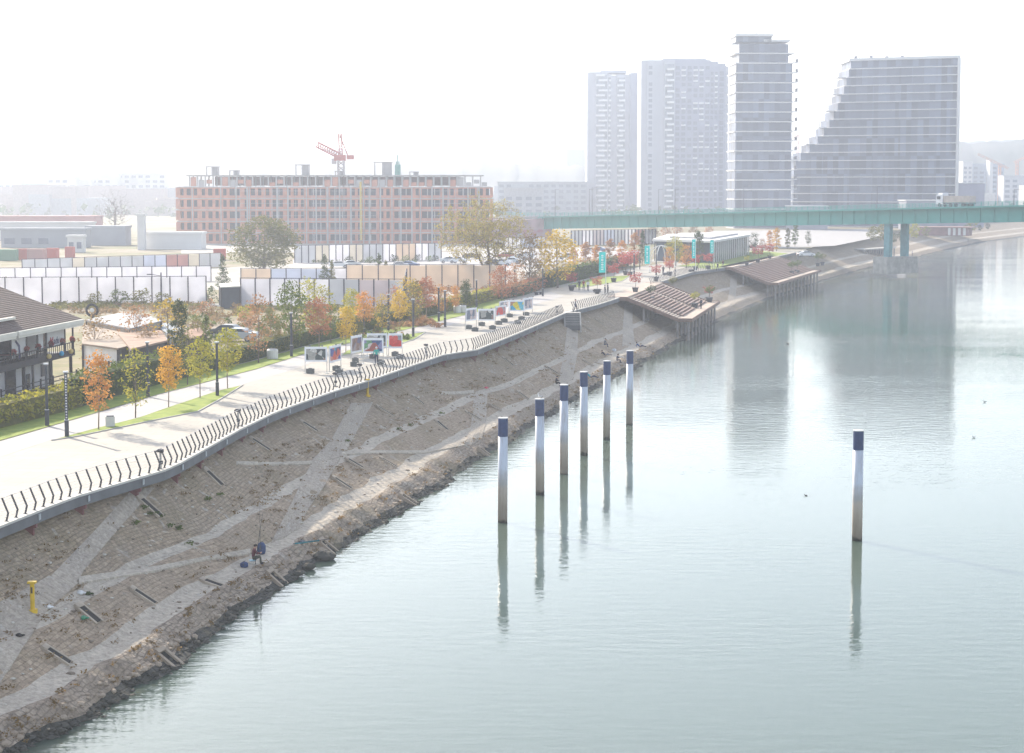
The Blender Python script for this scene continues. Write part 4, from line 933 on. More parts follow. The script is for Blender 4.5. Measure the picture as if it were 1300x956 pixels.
# planters with maples and topiary
potm = mat('pot_plastic', (.035,.04,.05), .5, .2, 3)
def potted(p, kind, m, h, label, sc=1.0, pot=True):
    t = empty('potted_tree', p, label, 'potted tree', 'trees in dark pots'); s = sc
    b = MB(); b.lathe([(.32*s,0),(.46*s,.62*s),(.5*s,.62*s),(.5*s,.72*s)], (0,0,0), potm, 12); b.build('pot', t)
    tm, cm, H0 = TP_[kind]; k = h/H0
    o = link('trunk', tm, t, (0,0,.6*s)); o.scale = (k,)*3
    o = link('crown', cm, t, (0,0,.6*s)); o.scale = (k*1.1,k*1.1,k); o.material_slots[0].link = 'OBJECT'; o.material_slots[0].material = LM[m]
for x, y, h, l in [(725.6,369,2.2,'crimson maple bush in a pot at the hedge gap'),(758,373,2.0,'crimson potted maple behind the stairs railing'),(779,358.5,2.6,'dark crimson potted maple by the lawn'),(806.5,371,2.4,'crimson potted maple on the corner of the first terrace'),(800,350,4.0,'largest crimson maple in a dark planter'),(794,349,3.6,'large crimson maple beside the largest one'),(833,357,2.2,'wide low crimson potted maple by the far railing'),(850,350,2.2,'crimson potted maple below the third teal banner'),(883,343,2.4,'small crimson potted maple at the third teal banner pole'),(899,342,2.6,'crimson potted maple before the pavilion wall'),(962,333.5,3.2,'crimson potted maple at the top of the far terrace'),(977,328.5,2.8,'last crimson potted maple beyond the far terrace top')]:
    potted(gp(x, y), 'pot', 'crimson', h, l, 1.1)
def TQ(T, x, y, z): p = gp(x, y, z); return p
for x, y, z, m, h, l in [(826,384,4.9,'dark',1.9,'round green topiary on the first terrace steps near its front beam'),(854,371,4.6,'olive',1.9,'round green topiary half way up the first terrace'),(882,391.5,3.3,'ygreen',1.9,'yellow-green topiary on the lower deck of the first terrace'),(1005,349,3.3,'green',2.3,'first of two green topiaries on the far terrace deck'),(1012,347.5,3.3,'green',2.3,'second of two green topiaries on the far terrace deck'),(1038,338,3.3,'green',2.6,'large topiary at the far end of the far terrace'),(1044,337,3.3,'olive',2.2,'smaller topiary at the far end of the far terrace')]:
    potted(gp(x, y, z), 'topiary', m, h, l, 1.25)
potted(T1[1](T1[3]-2.6, 10.2, 3.3)+T1[2], 'topiary', 'green', 2.1, 'green topiary at the far end of the first terrace deck', 1.2)
potted(T1[1](T1[3]-1.1, 9.9, 3.3)+T1[2], 'pot', 'crimson', 2.0, 'crimson maple in a pot at the far end of the first terrace deck', 1.2)
potted(gp(948,337), 'pot', 'ygreen', 1.4, 'yellow-green plant in a dark pot at the near corner of the far terrace', 1.0)

# banner flags
teal = mat('teal_cloth', (.012,.36,.38), .7, .06, 1, trans=.3); wcl = mat('banner_print', (.7,.8,.8), .7); polem = mat('flag_pole', (.62,.63,.64), .4, .05, 2)
for x, yb, ytop, y0, y1, w, sd, l in [(769,361,318,320,346,1.15,-1,'teal banner flag nearest the stairs'),(825,346,310,312,335,1.0,-1,'teal banner flag beside the white arches'),(883,345,302,304,328,.7,-1,'narrow teal banner flag before the pavilion'),(906,341,302,305,322,.7,-1,'last teal banner flag, in front of the pavilion windows'),(857,344,293,0,0,0,0,'bare white flag pole before the orange trees')]:
    p = gp(x, yb); k = p.y/F
    t = empty('banner_flag', p, l, 'banner flag' if w else 'flag pole', 'flag poles on the promenade')
    b = MB(); b.tube((0,0,0),(0,0,(yb-ytop)*k),.07,.05,polem,8); b.build('pole', t)
    b = MB(); b.lathe([(.3,0),(.3,.12)], (0,0,0), M['conc'], 10); b.build('foot', t)
    if w:
        b = MB(); z0, z1 = (yb-y1)*k, (yb-y0)*k; n_ = 10
        V = []
        for i in range(n_+1):
            zz = z0+(z1-z0)*i/n_
            for j in range(4): V.append((sd*(.06+w*j/3), .10*math.sin(i*.9+j*1.3), zz))
        b.add(V, [(i*4+j, i*4+j+1, i*4+j+5, i*4+j+4) for i in range(n_) for j in range(3)], teal); cloth = b.build('cloth', t)
        b = MB()
        for i, (q0, q1) in enumerate(((.12,.2),(.24,.30),(.34,.44),(.48,.52),(.56,.66),(.70,.74),(.78,.86))): b.box((sd*(.06+w*.5), -.16, z0+(z1-z0)*(q0+q1)/2),(w*.34,.01,(z1-z0)*(q1-q0)*.8), wcl)
        b.box((sd*(.06+w*.5), -.152, (z0+z1)/2),(.03,.012,(z1-z0)*.74), wcl); b.build('lettering', cloth)
        b = MB(); b.tube((0,0,z1+.03),(sd*(w+.1),0,z1+.03),.03,None,polem,5); b.build('crossbar', t)
# white arches and slide of the play area
p = gp(839,336); t = empty('play_arches', p, 'white crossed climbing arches in the play area', 'climbing frame')
for a in (0, 1.2, 2.2):
    b = MB(); r_ = 3.4; prev = None
    for i in range(13):
        th = math.pi*i/12; q = Vector((math.cos(a)*r_*math.cos(th), math.sin(a)*r_*math.cos(th), r_*1.25*math.sin(th)))
        if prev is not None: b.tube(prev, q, .09, None, polem, 6)
        prev = q
    b.build('arch', t)
p = gp(797,342); t = empty('play_slide', p, 'white arched slide frame behind the potted maples', 'slide')
b = MB(); prev = None
for i in range(9):
    q = Vector((-2.6+i*.65, 0, .2+3.6*math.sin(math.pi*(i/8)*.62))); 
    if prev is not None: b.tube(prev, q, .12, None, polem, 6)
    prev = q
b.build('chute', t); b = MB(); b.tube((2.5,0,0),(2.5,0,3.4),.1,None,lampm); b.tube((1.2,0,0),(1.2,0,3.6),.1,None,lampm); b.build('ladder', t)
# ---------------------------------------------------------------- people
skin = mat('skin', (.45,.27,.20), .6, .05); hairm = mat('dark_hair', (.03,.022,.018), .7, .2); greyhair = mat('grey_hair', (.42,.40,.40), .7, .1)
cl = {k: mat('cloth_'+k, c, .85, .15, 3) for k, c in {'teal': (.02,.33,.28), 'navy': (.02,.025,.06), 'black': (.015,.015,.02), 'grey': (.12,.13,.15), 'blue': (.05,.10,.25), 'white': (.55,.56,.6), 'red': (.3,.03,.04), 'maroon': (.10,.015,.03), 'olive': (.06,.06,.045), 'brown': (.12,.08,.06), 'cyan': (.03,.35,.42)}.items()}
def person(p, pose, top, legs, label, rz=0.0, h=1.73, hair=hairm, group='people on the promenade', sc=None):
    k = h/1.73
    if pose == 'stand' or pose == 'walk':
        w = .0 if pose == 'stand' else .20
        J = {'pel': (0,0,.93), 'waist': (0,0,1.08), 'chest': (0,.0,1.30), 'neck': (0,0,1.47), 'head': (0,.02,1.60), 'crown': (0,.01,1.70),
             'sL': (-.19,0,1.40), 'eL': (-.25,-.02-w*.4,1.13), 'hL': (-.24,.10-w*.6,.88), 'sR': (.19,0,1.40), 'eR': (.25,-.02+w*.4,1.13), 'hR': (.24,.10+w*.6,.88),
             'pL': (-.10,0,.90), 'kL': (-.11,.03+w,.50), 'aL': (-.11,-.02+w*.9,.09), 'tL': (-.12,.15+w*.9,.04), 'pR': (.10,0,.90), 'kR': (.11,.03-w*.5,.50), 'aR': (.11,-.02-w*1.6,.10), 'tR': (.12,.13-w*1.5,.04)}
    elif pose == 'sit':
        J = {'pel': (0,0,.42), 'waist': (0,.03,.58), 'chest': (0,.08,.80), 'neck': (0,.13,.97), 'head': (0,.18,1.09), 'crown': (0,.19,1.19),
             'sL': (-.19,.1,.90), 'eL': (-.24,.22,.66), 'hL': (-.08,.42,.66), 'sR': (.19,.1,.90), 'eR': (.24,.22,.66), 'hR': (.08,.44,.70),
             'pL': (-.10,.04,.40), 'kL': (-.14,.44,.47), 'aL': (-.13,.50,.09), 'tL': (-.13,.65,.04), 'pR': (.10,.04,.40), 'kR': (.14,.44,.47), 'aR': (.13,.42,.09), 'tR': (.13,.57,.04)}
    else:  # reclining on the slope, propped on one arm
        J = {'pel': (0,0,.16), 'waist': (0,-.12,.25), 'chest': (0,-.28,.40), 'neck': (0,-.38,.53), 'head': (0,-.40,.65), 'crown': (0,-.40,.75),
             'sL': (-.19,-.34,.46), 'eL': (-.27,-.42,.24), 'hL': (-.25,-.38,.05), 'sR': (.19,-.32,.46), 'eR': (.24,-.14,.30), 'hR': (.15,.06,.28),
             'pL': (-.10,.03,.15), 'kL': (-.12,.42,.30), 'aL': (-.12,.80,.08), 'tL': (-.12,.88,.18), 'pR': (.10,.03,.15), 'kR': (.12,.44,.22), 'aR': (.12,.86,.08), 'tR': (.12,.94,.18)}
    Ed = [('pel','waist'),('waist','chest'),('chest','neck'),('neck','head'),('head','crown'),('chest','sL'),('sL','eL'),('eL','hL'),('chest','sR'),('sR','eR'),('eR','hR'),('pel','pL'),('pL','kL'),('kL','aL'),('aL','tL'),('pel','pR'),('pR','kR'),('kR','aR'),('aR','tR')]
    rad = {'pel':.15,'waist':.13,'chest':.155,'neck':.06,'head':.10,'crown':.06,'sL':.075,'eL':.05,'hL':.035,'sR':.075,'eR':.05,'hR':.035,'pL':.105,'kL':.07,'aL':.05,'tL':.04,'pR':.105,'kR':.07,'aR':.05,'tR':.04}
    names = list(J); me = bpy.data.meshes.new('person'); me.from_pydata([Vector(J[n])*k for n in names], [(names.index(a), names.index(b)) for a, b in Ed], [])
    o = bpy.data.objects.new('person', me); COL.objects.link(o); md = o.modifiers.new('s', 'SKIN'); sv_ = me.skin_vertices[0].data
    for i, n in enumerate(names): sv_[i].radius = (rad[n]*k, rad[n]*k*(.8 if n in ('chest','waist','pel') else 1)); sv_[i].use_root = (n == 'pel')
    sb = o.modifiers.new('b', 'SUBSURF'); sb.levels = 1; sb.render_levels = 1
    dg = bpy.context.evaluated_depsgraph_get(); dg.update(); nm = bpy.data.meshes.new_from_object(o.evaluated_get(dg)); 
    o.modifiers.clear(); o.data = nm; nm.materials.clear()
    for m in (skin, cl[top], cl[legs], cl['black']): nm.materials.append(m)
    seg = [(Vector(J[a])*k, Vector(J[b])*k, a, b) for a, b in Ed]
    for f in nm.polygons:
        c = f.center; best = None
        for a, b, na, nb in seg:
            ab = b-a; t_ = max(0, min(1, (c-a).dot(ab)/ab.length_squared)); dd = (c-(a+ab*t_)).length
            if best is None or dd < best[0]: best = (dd, na, nb, t_)
        _, na, nb, t_ = best
        if nb in ('head','crown') or (nb in ('hL','hR') and t_ > .82): idx = 0
        elif nb in ('pL','pR','kL','kR','aL','aR'): idx = 2
        elif nb in ('tL','tR'): idx = 3
        elif nb == 'waist' and t_ < .25: idx = 2
        else: idx = 1
        f.material_index = idx; f.use_smooth = True
    hd = Vector(J['head'])*k
    b = MB(); b.ball(hd+Vector((0,-.02,.045)), (.105,.115,.095), hair, 10, 7); b.build('hair', o)
    b = MB(); b.ball(hd+Vector((0,.10,-.005)), (.016,.026,.022), skin, 6, 5)
    for s_ in (-1,1): b.ball(hd+Vector((s_*.1,0,-.01)), (.015,.025,.032), skin, 6, 5)
    b.build('nose_and_ears', o)
    b = MB()
    for s_ in (-1,1): b.ball(hd+Vector((s_*.036,.088,.012)), (.014,.012,.01), hairm, 6, 4)
    b.build('eyes', o)
    # five fingers on each hand
    for s_, hn_, en in ((-1,'hL','eL'),(1,'hR','eR')):
        hp = Vector(J[hn_])*k; d = (hp-Vector(J[en])*k).normalized(); sd = d.cross(Vector((0,1,0)) if abs(d.y) < .9 else Vector((1,0,0))).normalized(); b = MB()
        for q in range(4):
            st = hp+sd*(q-1.5)*.019+d*.02; mid = st+d*(.038+.004*(q in (1,2))); b.tube(st, mid, .0095, .009, skin, 5); b.tube(mid, mid+(d*.6+Vector((0,.7,-.1)))*.03, .009, .007, skin, 5)
        b.tube(hp, hp+(sd*-.8*1+d*.5)*.045, .011, .008, skin, 5); b.build('hand', o)
    o.location = p; o.rotation_euler = (0,0,rz)
    if sc: o.scale = (sc,)*3
    return tag(o, label, 'person', group)
pt = person(gp(478,463.5), 'stand', 'teal', 'navy', 'person in a teal jacket and pale cap facing the photo boards', .2, 1.75, hair=cl['white'])
person(gp(730.5,396), 'walk', 'grey', 'navy', 'person in a grey top walking at the head of the river stairs', -1.8)
person(gp(735.5,368.5), 'walk', 'navy', 'black', 'person in dark clothes strolling, nearest the crimson maple in a group of three', 3.0)
person(gp(741,368.5), 'walk', 'red', 'grey', 'person in a red top strolling in the middle of a group of three', 3.1)
person(gp(746.5,369.5), 'walk', 'white', 'navy', 'person in a white top strolling at the end of a group of three', 3.0)
person(gp(768,374), 'stand', 'navy', 'black', 'person leaning at the railing just before the first terrace', -1.2, 1.5)
person(gp(771.5,373), 'stand', 'grey', 'black', 'taller person at the railing just before the first terrace', -1.2)
person(gp(842,348.5), 'stand', 'black', 'navy', 'dark-clad person by the play area', .6)
person(gp(857,351), 'stand', 'navy', 'black', 'dark-clad person at the far railing', 1.6)
person(gp(911,344), 'walk', 'navy', 'navy', 'person walking past the pavilion in dark blue', .6)
person(gp(918,340), 'walk', 'maroon', 'grey', 'person walking past the pavilion in dark red', .4)
person(gp(1013,330), 'stand', 'black', 'grey', 'distant dark figure on the quay beyond the far terrace', .4)
person(gp(890,392,3.3), 'stand', 'navy', 'black', 'person in black standing on the lower deck of the first terrace', 2.2)
person(hit(1158,325)[0], 'stand', 'blue', 'navy', 'distant angler in blue on the far bank', -2, group='anglers on the bank')
person(hit(1229,308)[0], 'stand', 'grey', 'navy', 'most distant angler, grey figure on the far bank', -2, group='anglers on the bank')
# anglers and loungers
fp = hit(321,717)[0]
fis = person(fp, 'sit', 'maroon', 'olive', 'angler in a dark red jacket and cap seated on a folding stool, holding a rod', math.radians(-75), 1.75, group='anglers on the bank')
st = empty('folding_stool', fp, 'small light blue folding stool under the seated angler', 'stool', None, math.radians(-75)); sm_ = mat('stool_blue', (.25,.45,.55), .5)
b = MB(); b.box((0,-.02,.27),(.38,.34,.04), sm_); b.build('seat', st)
for a, c in (((-.17,-.17,0),(.17,.13,.26)),((.17,-.17,0),(-.17,.13,.26)),((-.17,.15,0),(.17,-.15,.26)),((.17,.15,0),(-.17,-.15,.26))): b = MB(); b.tube(a, c, .012, None, legm, 5); b.build('leg', st)
rod = empty('fishing_rod', fp+Vector((.42,-.10,.70)), 'long thin rod held almost upright by the seated angler', 'fishing rod')
b = MB(); b.tube((0,0,0),(.02,.1,.6),.018,.014,lampm,6); b.build('grip', rod); b = MB(); b.tube((.02,.1,.6),(.0,.3,3.2),.012,.004,lampm,5); b.build('blank', rod); b = MB(); b.ball((.03,-.04,.25),(.05,.05,.06),lampm,8,6); b.build('reel', rod)
rod2 = empty('fishing_rod', hit(325,719)[0], 'long thin fishing rod leaning out over the water beside the angler', 'fishing rod'); b = MB(); b.tube((0,0,.5),(.6,-1.2,3.4),.014,.005,lampm,5); b.build('blank', rod2); b = MB(); b.tube((-.05,.1,.1),(0,0,.5),.02,.02,lampm,5); b.build('grip', rod2); b = MB(); b.ball((.02,-.02,.45),(.05,.05,.05),lampm,8,6); b.build('reel', rod2)
def bagm(name, p, dims, m, label, cat='bag'):
    t = empty(name, p, label, cat); b = MB(); b.lathe([(dims[0]*.8,0),(dims[0],dims[2]*.25),(dims[0],dims[2]*.75),(dims[0]*.55,dims[2])], (0,0,0), m, 10); b.build('body', t, smooth=True)
    b = MB(); b.tube((0,-dims[0]*1.02,dims[2]*.35),(0,-dims[0]*1.02,dims[2]*.85),.03,None,lampm,5); b.box((0,-dims[0]*.95,dims[2]*.3),(dims[0],.1,dims[2]*.3), m); b.build('pocket', t)
    b = MB(); b.tube((-.08,0,dims[2]),(.08,0,dims[2]+.08),.02,None,lampm,5); b.build('handle', t)
nb = mat('bag_navy', (.02,.045,.13), .7, .2, 4)
bagm('rucksack', hit(332,703)[0], (.26,.2,.68), nb, 'upright navy rucksack standing behind the seated angler')
bagm('tackle_bag', hit(310,720)[0], (.24,.2,.3), nb, 'small navy tackle bag on the ground beside the stool')
bagm('tackle_bag', hit(383,690)[0], (.2,.2,.22), cl['grey'], 'grey tackle bag with gear lying on the ledge further on')
b = MB(); p = hit(372,692)[0]; b.tube((0,0,.1),(2.2,1.4,.12),.02,None,lampm,5); b.tube((.1,.1,.08),(1.5,1.1,.08),.05,None,cl['cyan'],5); tag(b.build('rod_case', None, p), 'long pale rod case lying on the ledge', 'rod case')
person(hit(705.5,491)[0], 'sit', 'black', 'black', 'person in black crouched on the slope beside the river stairs strip', -1.6, group='anglers on the bank')
person(hit(750,480)[0], 'lounge', 'cyan', 'navy', 'person in a turquoise top lying on the ledge behind the fourth pile', -1.7, group='anglers on the bank')
person(hit(783,461)[0], 'sit', 'navy', 'navy', 'person in navy seated on the ledge behind the fifth pile', -1.8, group='anglers on the bank')
person(hit(768,452)[0], 'lounge', 'navy', 'grey', 'person in navy reclining on the slope above the fifth pile', -1.2, group='anglers on the bank')
person(hit(767,441)[0], 'sit', 'grey', 'navy', 'person in grey sitting highest on the slope above the fifth pile', -1.4, group='anglers on the bank')
person(hit(812,441)[0], 'lounge', 'blue', 'navy', 'person in blue leaning back on the ledge past the sixth pile', -1.5, group='anglers on the bank')
bagm('tackle_bag', hit(779.6,446)[0], (.3,.25,.35), cl['white'], 'pale and dark gear bag on the slope above the fifth pile')
# gull, duck and buoys
wh = mat('feather_white', (.7,.7,.7), .8); gy = mat('feather_grey', (.25,.26,.28), .8)
def bird(name, p, label, grp, m1, m2, s=1.0, rz=0):
    b = MB(); b.ball((0,0,.13),(.08,.19,.085), m1, 8, 6); b.tube((0,.13,.17),(0,.2,.27),.04,.035,m1,6); b.ball((0,.22,.29),(.045,.055,.045), m1, 8, 6); b.tube((0,.26,.285),(0,.33,.275),.012,.004,ym,5); b.ball((.0,-.06,.17),(.09,.19,.05), m2, 8, 5); b.tube((0,-.2,.15),(0,-.34,.17),.04,.01,m2,5); b.tube((.02,0,.07),(.02,0,0),.008,None,ym,4); b.tube((-.02,0,.07),(-.02,0,0),.008,None,ym,4)
    o = b.build(name, None, p); o.scale = (s,)*3; o.rotation_euler.z = rz; tag(o, label, 'bird', grp)
bird('gull', Vector(piles[1].location)+Vector((0,0,7.36)), 'gull perched on top of the second mooring pile', None, wh, gy, 1.0, .8)
bird('gull', gp(1250,511,-.03), 'small gull floating far out on open water', 'birds on the water', wh, gy, .8, 1)
bird('gull', gp(1236,556,-.03), 'white gull floating past the lone pile', 'birds on the water', wh, wh, .8, 2)
bird('duck', gp(1023,630,-.03), 'dark duck floating short of the lone pile', 'birds on the water', cl['black'], cl['brown'], .5, 1.5)
bird('duck', gp(1000,437,-.03), 'dark duck far off in front of the tower reflections', 'birds on the water', cl['black'], cl['brown'], .9, 1.5)
bird('duck', gp(732,516,-.03), 'dark duck near the bank behind the piles', 'birds on the water', cl['black'], cl['brown'], .8, 1.5)
# ---------------------------------------------------------------- restaurant by the hedge
GZ = 6.46
rtile = mat('roof_tiles', (.085,.050,.04), .8, .2, 2); rw = mat('white_wall', (.70,.69,.70), .8, .08, 1); dk = mat('dark_timber', (.03,.028,.035), .6, .2, 3); gl_d = mat('dark_window', (.025,.035,.06), .15, .3, 1.0); awn = mat('awning_cream', (.62,.60,.54), .7, .06, 1)
def roof_tile_mat():
    m = rtile; n = m.node_tree.nodes; l = m.node_tree.links; p = n['Principled BSDF']
    tc = n.new('ShaderNodeTexCoord'); w = n.new('ShaderNodeTexWave'); w.bands_direction = 'Z'; w.inputs['Scale'].default_value = 2.6; w.inputs['Distortion'].default_value = .6; l.new(tc.outputs['Object'], w.inputs[0])
    src = p.inputs['Base Color'].links[0].from_socket; mx = n.new('ShaderNodeMix'); mx.data_type = 'RGBA'; mx.blend_type = 'MULTIPLY'; mx.inputs['Factor'].default_value = .35
    l.new(src, mx.inputs['A']); l.new(w.outputs['Color'], mx.inputs['B']); l.new(mx.outputs['Result'], p.inputs['Base Color'])
    b = n.new('ShaderNodeBump'); b.inputs['Distance'].default_value = .05; l.new(w.outputs['Fac'], b.inputs['Height']); l.new(b.outputs[0], p.inputs['Normal'])
roof_tile_mat()
C0 = gp(105, 488, GZ)+Vector((-1.75,.24,0)); Cd = Vector((-.136,-.99,0)).normalized(); Cn = Vector((-Cd.y*-1, 0, 0)); Cn = Vector((Cd.y, -Cd.x, 0))  # facade direction, inward normal
ra = math.atan2(Cd.y, Cd.x)
rest = empty('restaurant', C0, 'two-storey riverside restaurant with brown tiled hip roof and white cloth panels', 'restaurant', None, ra)
# local frame: +x along facade towards the viewer, y = rotated; inward is -y if Cn = rot(-90)
inw = -1.0
LX, ZE, ZB = 34.0, 5.55, 2.55
def RB(b, x0, x1, y0, y1, z0, z1, m): b.box(((x0+x1)/2, inw*(y0+y1)/2, (z0+z1)/2), (x1-x0, abs(y1-y0), z1-z0), m)
b = MB(); V = [(-.9,-inw*1.5,ZE),(LX,-inw*1.5,ZE),(LX,inw*14,ZE),(-.9,inw*14,ZE),(6.8,inw*6.2,ZE+4.5),(LX,inw*6.2,ZE+4.5)]
V += [(v[0], v[1], v[2]-.22) for v in V[:4]]
fc = [(0,1,5,4),(2,3,4,5),(3,0,4),(1,2,5),(0,6,7,1),(1,7,8,2),(2,8,9,3),(3,9,6,0),(6,9,8,7)]
b.add(V, [f[::-1] for f in fc] if inw < 0 else fc, rtile); b.build('roof', rest)
b = MB(); RB(b, .3, LX-.5, 1.6, 13, ZB+.2, ZE-.25, rw); b.build('upper_wall', rest)
b = MB(); RB(b, .0, LX-.5, .9, 13, 0, ZB-.1, rw); b.build('lower_wall', rest)
b = MB(); RB(b, -.6, LX, -.9, 1.6, ZB-.1, ZB+.18, dk); b.build('balcony_floor', rest)
b = MB(); RB(b, -.6, LX, -.9, -.82, ZB+.18, ZB+.42, dk); RB(b, -.6, LX, -.92, -.80, ZB+1.0, ZB+1.08, dk)
u = -.5
while u < LX: RB(b, u, u+.05, -.88, -.83, ZB+.2, ZB+1.05, dk); u += .45
b.build('balcony_railing', rest)
for (x0, x1) in ((-.7,13.0),(13.4,LX)):
    b = MB(); RB(b, x0, x1, -1.75, -1.45, ZE-.36, ZE-.02, awn); b.add([(x0,-inw*1.6,ZE-.1),(x1,-inw*1.6,ZE-.1),(x1,-inw*1.68,ZE-.55),(x0,-inw*1.68,ZE-.55)], [(0,1,2,3)], awn); b.build('awning', rest)
b = MB(); RB(b, 10.5, LX, -.4, -.1, ZE+.75, ZE+.95, awn); b.build('roof_gutter', rest)
clothm = mat('white_cloth', (.8,.79,.8), .8, .03, 1, trans=.4)
# upper bays: dark openings and white cloth panels
for (x0, x1, m, nme) in [(-.3,1.3,gl_d,'upper_opening'),(1.5,5.2,rw,'cloth_panel'),(5.5,6.0,gl_d,'upper_opening'),(6.0,7.2,rw,'cloth_panel'),(7.3,9.4,gl_d,'upper_opening'),(9.6,12.4,rw,'cloth_panel'),(12.7,16.0,gl_d,'upper_opening'),(16.3,17.0,gl_d,'upper_opening'),(17.2,18.8,rw,'cloth_panel'),(19.2,22,gl_d,'upper_opening'),(22.2,24,rw,'cloth_panel'),(24.2,33,gl_d,'upper_opening')]:
    y_ = -.80 if m is rw else 1.5
    b = MB(); RB(b, x0, x1, y_, y_+.08, ZB+(.95 if m is rw else .25), ZE-.32, clothm if m is rw else m); b.build(nme, rest)
for x_ in (-.4,1.4,5.4,7.25,9.5,12.55,16.15,19,22.1,24.1,28): b = MB(); RB(b, x_-.09, x_+.09, -.86, -.76, ZB+.18, ZE-.25, dk); b.build('post', rest)
# faded lettering on the cloth panel: a red M and a dark handwritten word, and a dark swirl emblem
redm = mat('sign_red', (.42,.05,.08), .7); inkm = mat('sign_ink', (.05,.05,.12), .7)
def text(s, name, size, m, parent, loc, ext=.01, shear=0.0):
    c = bpy.data.curves.new(name, 'FONT'); c.body = s; c.size = size; c.extrude = ext; c.shear = shear; c.materials.append(m)
    tmp = bpy.data.objects.new('tmp', c); COL.objects.link(tmp); dg = bpy.context.evaluated_depsgraph_get(); me = bpy.data.meshes.new_from_object(tmp.evaluated_get(dg)); bpy.data.objects.remove(tmp)
    o = link(name, me, parent, loc); o.rotation_euler = (math.pi/2, 0, math.pi); return o
text('M', 'letter', 1.0, redm, rest, (4.8,.835,ZB+1.15), shear=.2)
text('adu', 'lettering', .85, inkm, rest, (4.0,.835,ZB+1.2), shear=.35)
b = MB()
for th in range(10):
    a0, a1 = th*.42, th*.42+.42; r_ = .42
    b.tube((11.2+math.cos(a0)*r_*(1 if th < 6 else .6), .84, ZB+2.1-th*.13+.2*math.sin(a0)), (11.2+math.cos(a1)*r_*(1 if th < 5 else .6), .84, ZB+2.1-(th+1)*.13+.2*math.sin(a1)), .09, None, inkm, 5)
b.build('swirl_emblem', rest)
for (x0, x1, z0, z1) in [(.2,.9,0,2.3),(1.6,2.6,.9,1.9),(4.2,4.5,0,2.4),(5.0,5.7,.2,1.4),(7.9,9.9,0,2.4),(11.6,11.9,0,2.4),(13.0,16,.1,1.9),(17.5,17.8,0,2.4),(20,24,.2,2.2)]:
    b = MB(); RB(b, x0, x1, .80, .88, z0, z1, gl_d); b.build('lower_opening', rest)
for x_ in (-.1,4.4,9.9,16.8,23): b = MB(); RB(b, x_-.12, x_+.12, -.8, -.6, 0, ZB-.1, dk); b.build('lower_post', rest)
def RP(x, y, z): return C0+Vector((math.cos(ra)*x-math.sin(ra)*inw*y, math.sin(ra)*x+math.cos(ra)*inw*y, z))
for i, x_ in enumerate((0.1,2.3,4.8,7.4,9.8,12.4,15.6)):
    t = empty('flower_pot', RP(x_,-.95,ZB+1.08), 'round red flower basket on the restaurant balcony, %s from the corner' % ordn(i), 'flower pot', 'red flowers on the restaurant balcony')
    b = MB(); b.lathe([(.14,0),(.2,.25)], (0,0,-.05), potm, 8); b.build('pot', t)
    link('blossom', leaves_mesh('blossom', [(0,0,.25)], [.25], 260, .13, LM['crimson'], hollow=.5), t)
for i, (x_, m, l) in enumerate([(.8,LM['yellow'],'yellow paper lantern at the restaurant corner'),(2.9,teal,'turquoise paper lantern on the balcony edge'),(5.6,LM['yellow'],'yellow paper lantern beside the turquoise one')]):
    p = RP(x_,-1.1,ZB+.35); t = empty('paper_lantern', p, l, 'lantern', 'lanterns on the restaurant balcony'); mm = mat('lantern_paper', (.6,.45,.15) if m is not teal else (.05,.35,.6), .7)
    b = MB(); b.ball((0,0,0),.22,mm,12,8); b.build('shade', t); b = MB(); b.tube((0,0,.2),(0,0,.6),.01,None,dk,4); b.build('cord', t)
# tables and chairs on the balcony
for i, x_ in enumerate((3.6,8.6,11,14,17.5)):
    t = empty('balcony_table', RP(x_,.1,ZB+.2), 'small pale table on the restaurant balcony, %s from the corner' % ordn(i), 'table', 'tables on the restaurant balcony')
    b = MB(); b.box((0,0,.74),(1.4,.8,.05), awn if i % 2 else mat('pink_table', (.5,.22,.24))); b.build('table_top', t); b = MB(); b.box((0,0,.36),(.12,.12,.72), dk); b.box((0,0,.02),(.5,.5,.04), dk); b.build('leg', t)
# dark fence in front of the restaurant
t = empty('garden_fence', gp(20,500), 'dark horizontal-bar fence in front of the restaurant', 'fence'); B = t.location.copy(); A = [RP(x,-3.2,0) for x in (-5,-2.5,0,2.5,5,7.5,10,12.5,15,17.5,20)]
for p in A: b = MB(); b.box(p-B+Vector((0,0,.9)),(.12,.12,1.8), dk); b.build('post', t)
for p, q in zip(A, A[1:]):
    b = MB()
    for k in range(5): b.tube(p-B+Vector((0,0,.3+k*.33)), q-B+Vector((0,0,.3+k*.33)), .045, None, dk, 4)
    b.build('bar_panel', t)
# sheds
greyr = mat('shed_sheet_grey', (.20,.20,.215), .6, .12, .6); brownr = mat('shed_membrane', (.27,.21,.165), .85, .25, .5); terr = mat('rusty_sheet', (.28,.18,.13), .85, .25, .8)
def shed(px, z, drop_, mr, mw, name, label, walls=True, th=.15, posts=None):
    P = [gp(x, y, z) for x, y in px]; c = sum(P, Vector())/len(P); c.z = GZ
    t = empty(name, c, label, 'shed', 'sheds by the waste ground'); Q_ = [(p.x-c.x, p.y-c.y) for p in P]
    b = MB(); b.prism(Q_, z-GZ-th, z-GZ, mr); b.build('roof', t)
    if walls: b = MB(); b.prism([(x*.94, y*.94) for x, y in Q_], 0, z-GZ-th-.01, mw); b.build('wall', t)
    for (x, y) in Q_: b = MB(); b.box((x*.97,y*.97,(z-GZ-th)/2),(.16,.16,z-GZ-th-.02), dk); b.build('post', t)
    return t
shed([(108,406),(152,397),(190,401),(206,407),(165,417)], 9.8, 0, greyr, mat('shed_wall_beige', (.40,.34,.28), .9, .2, .5), 'flat_roof_shed', 'shed with a flat pale grey sheet roof beside the restaurant')
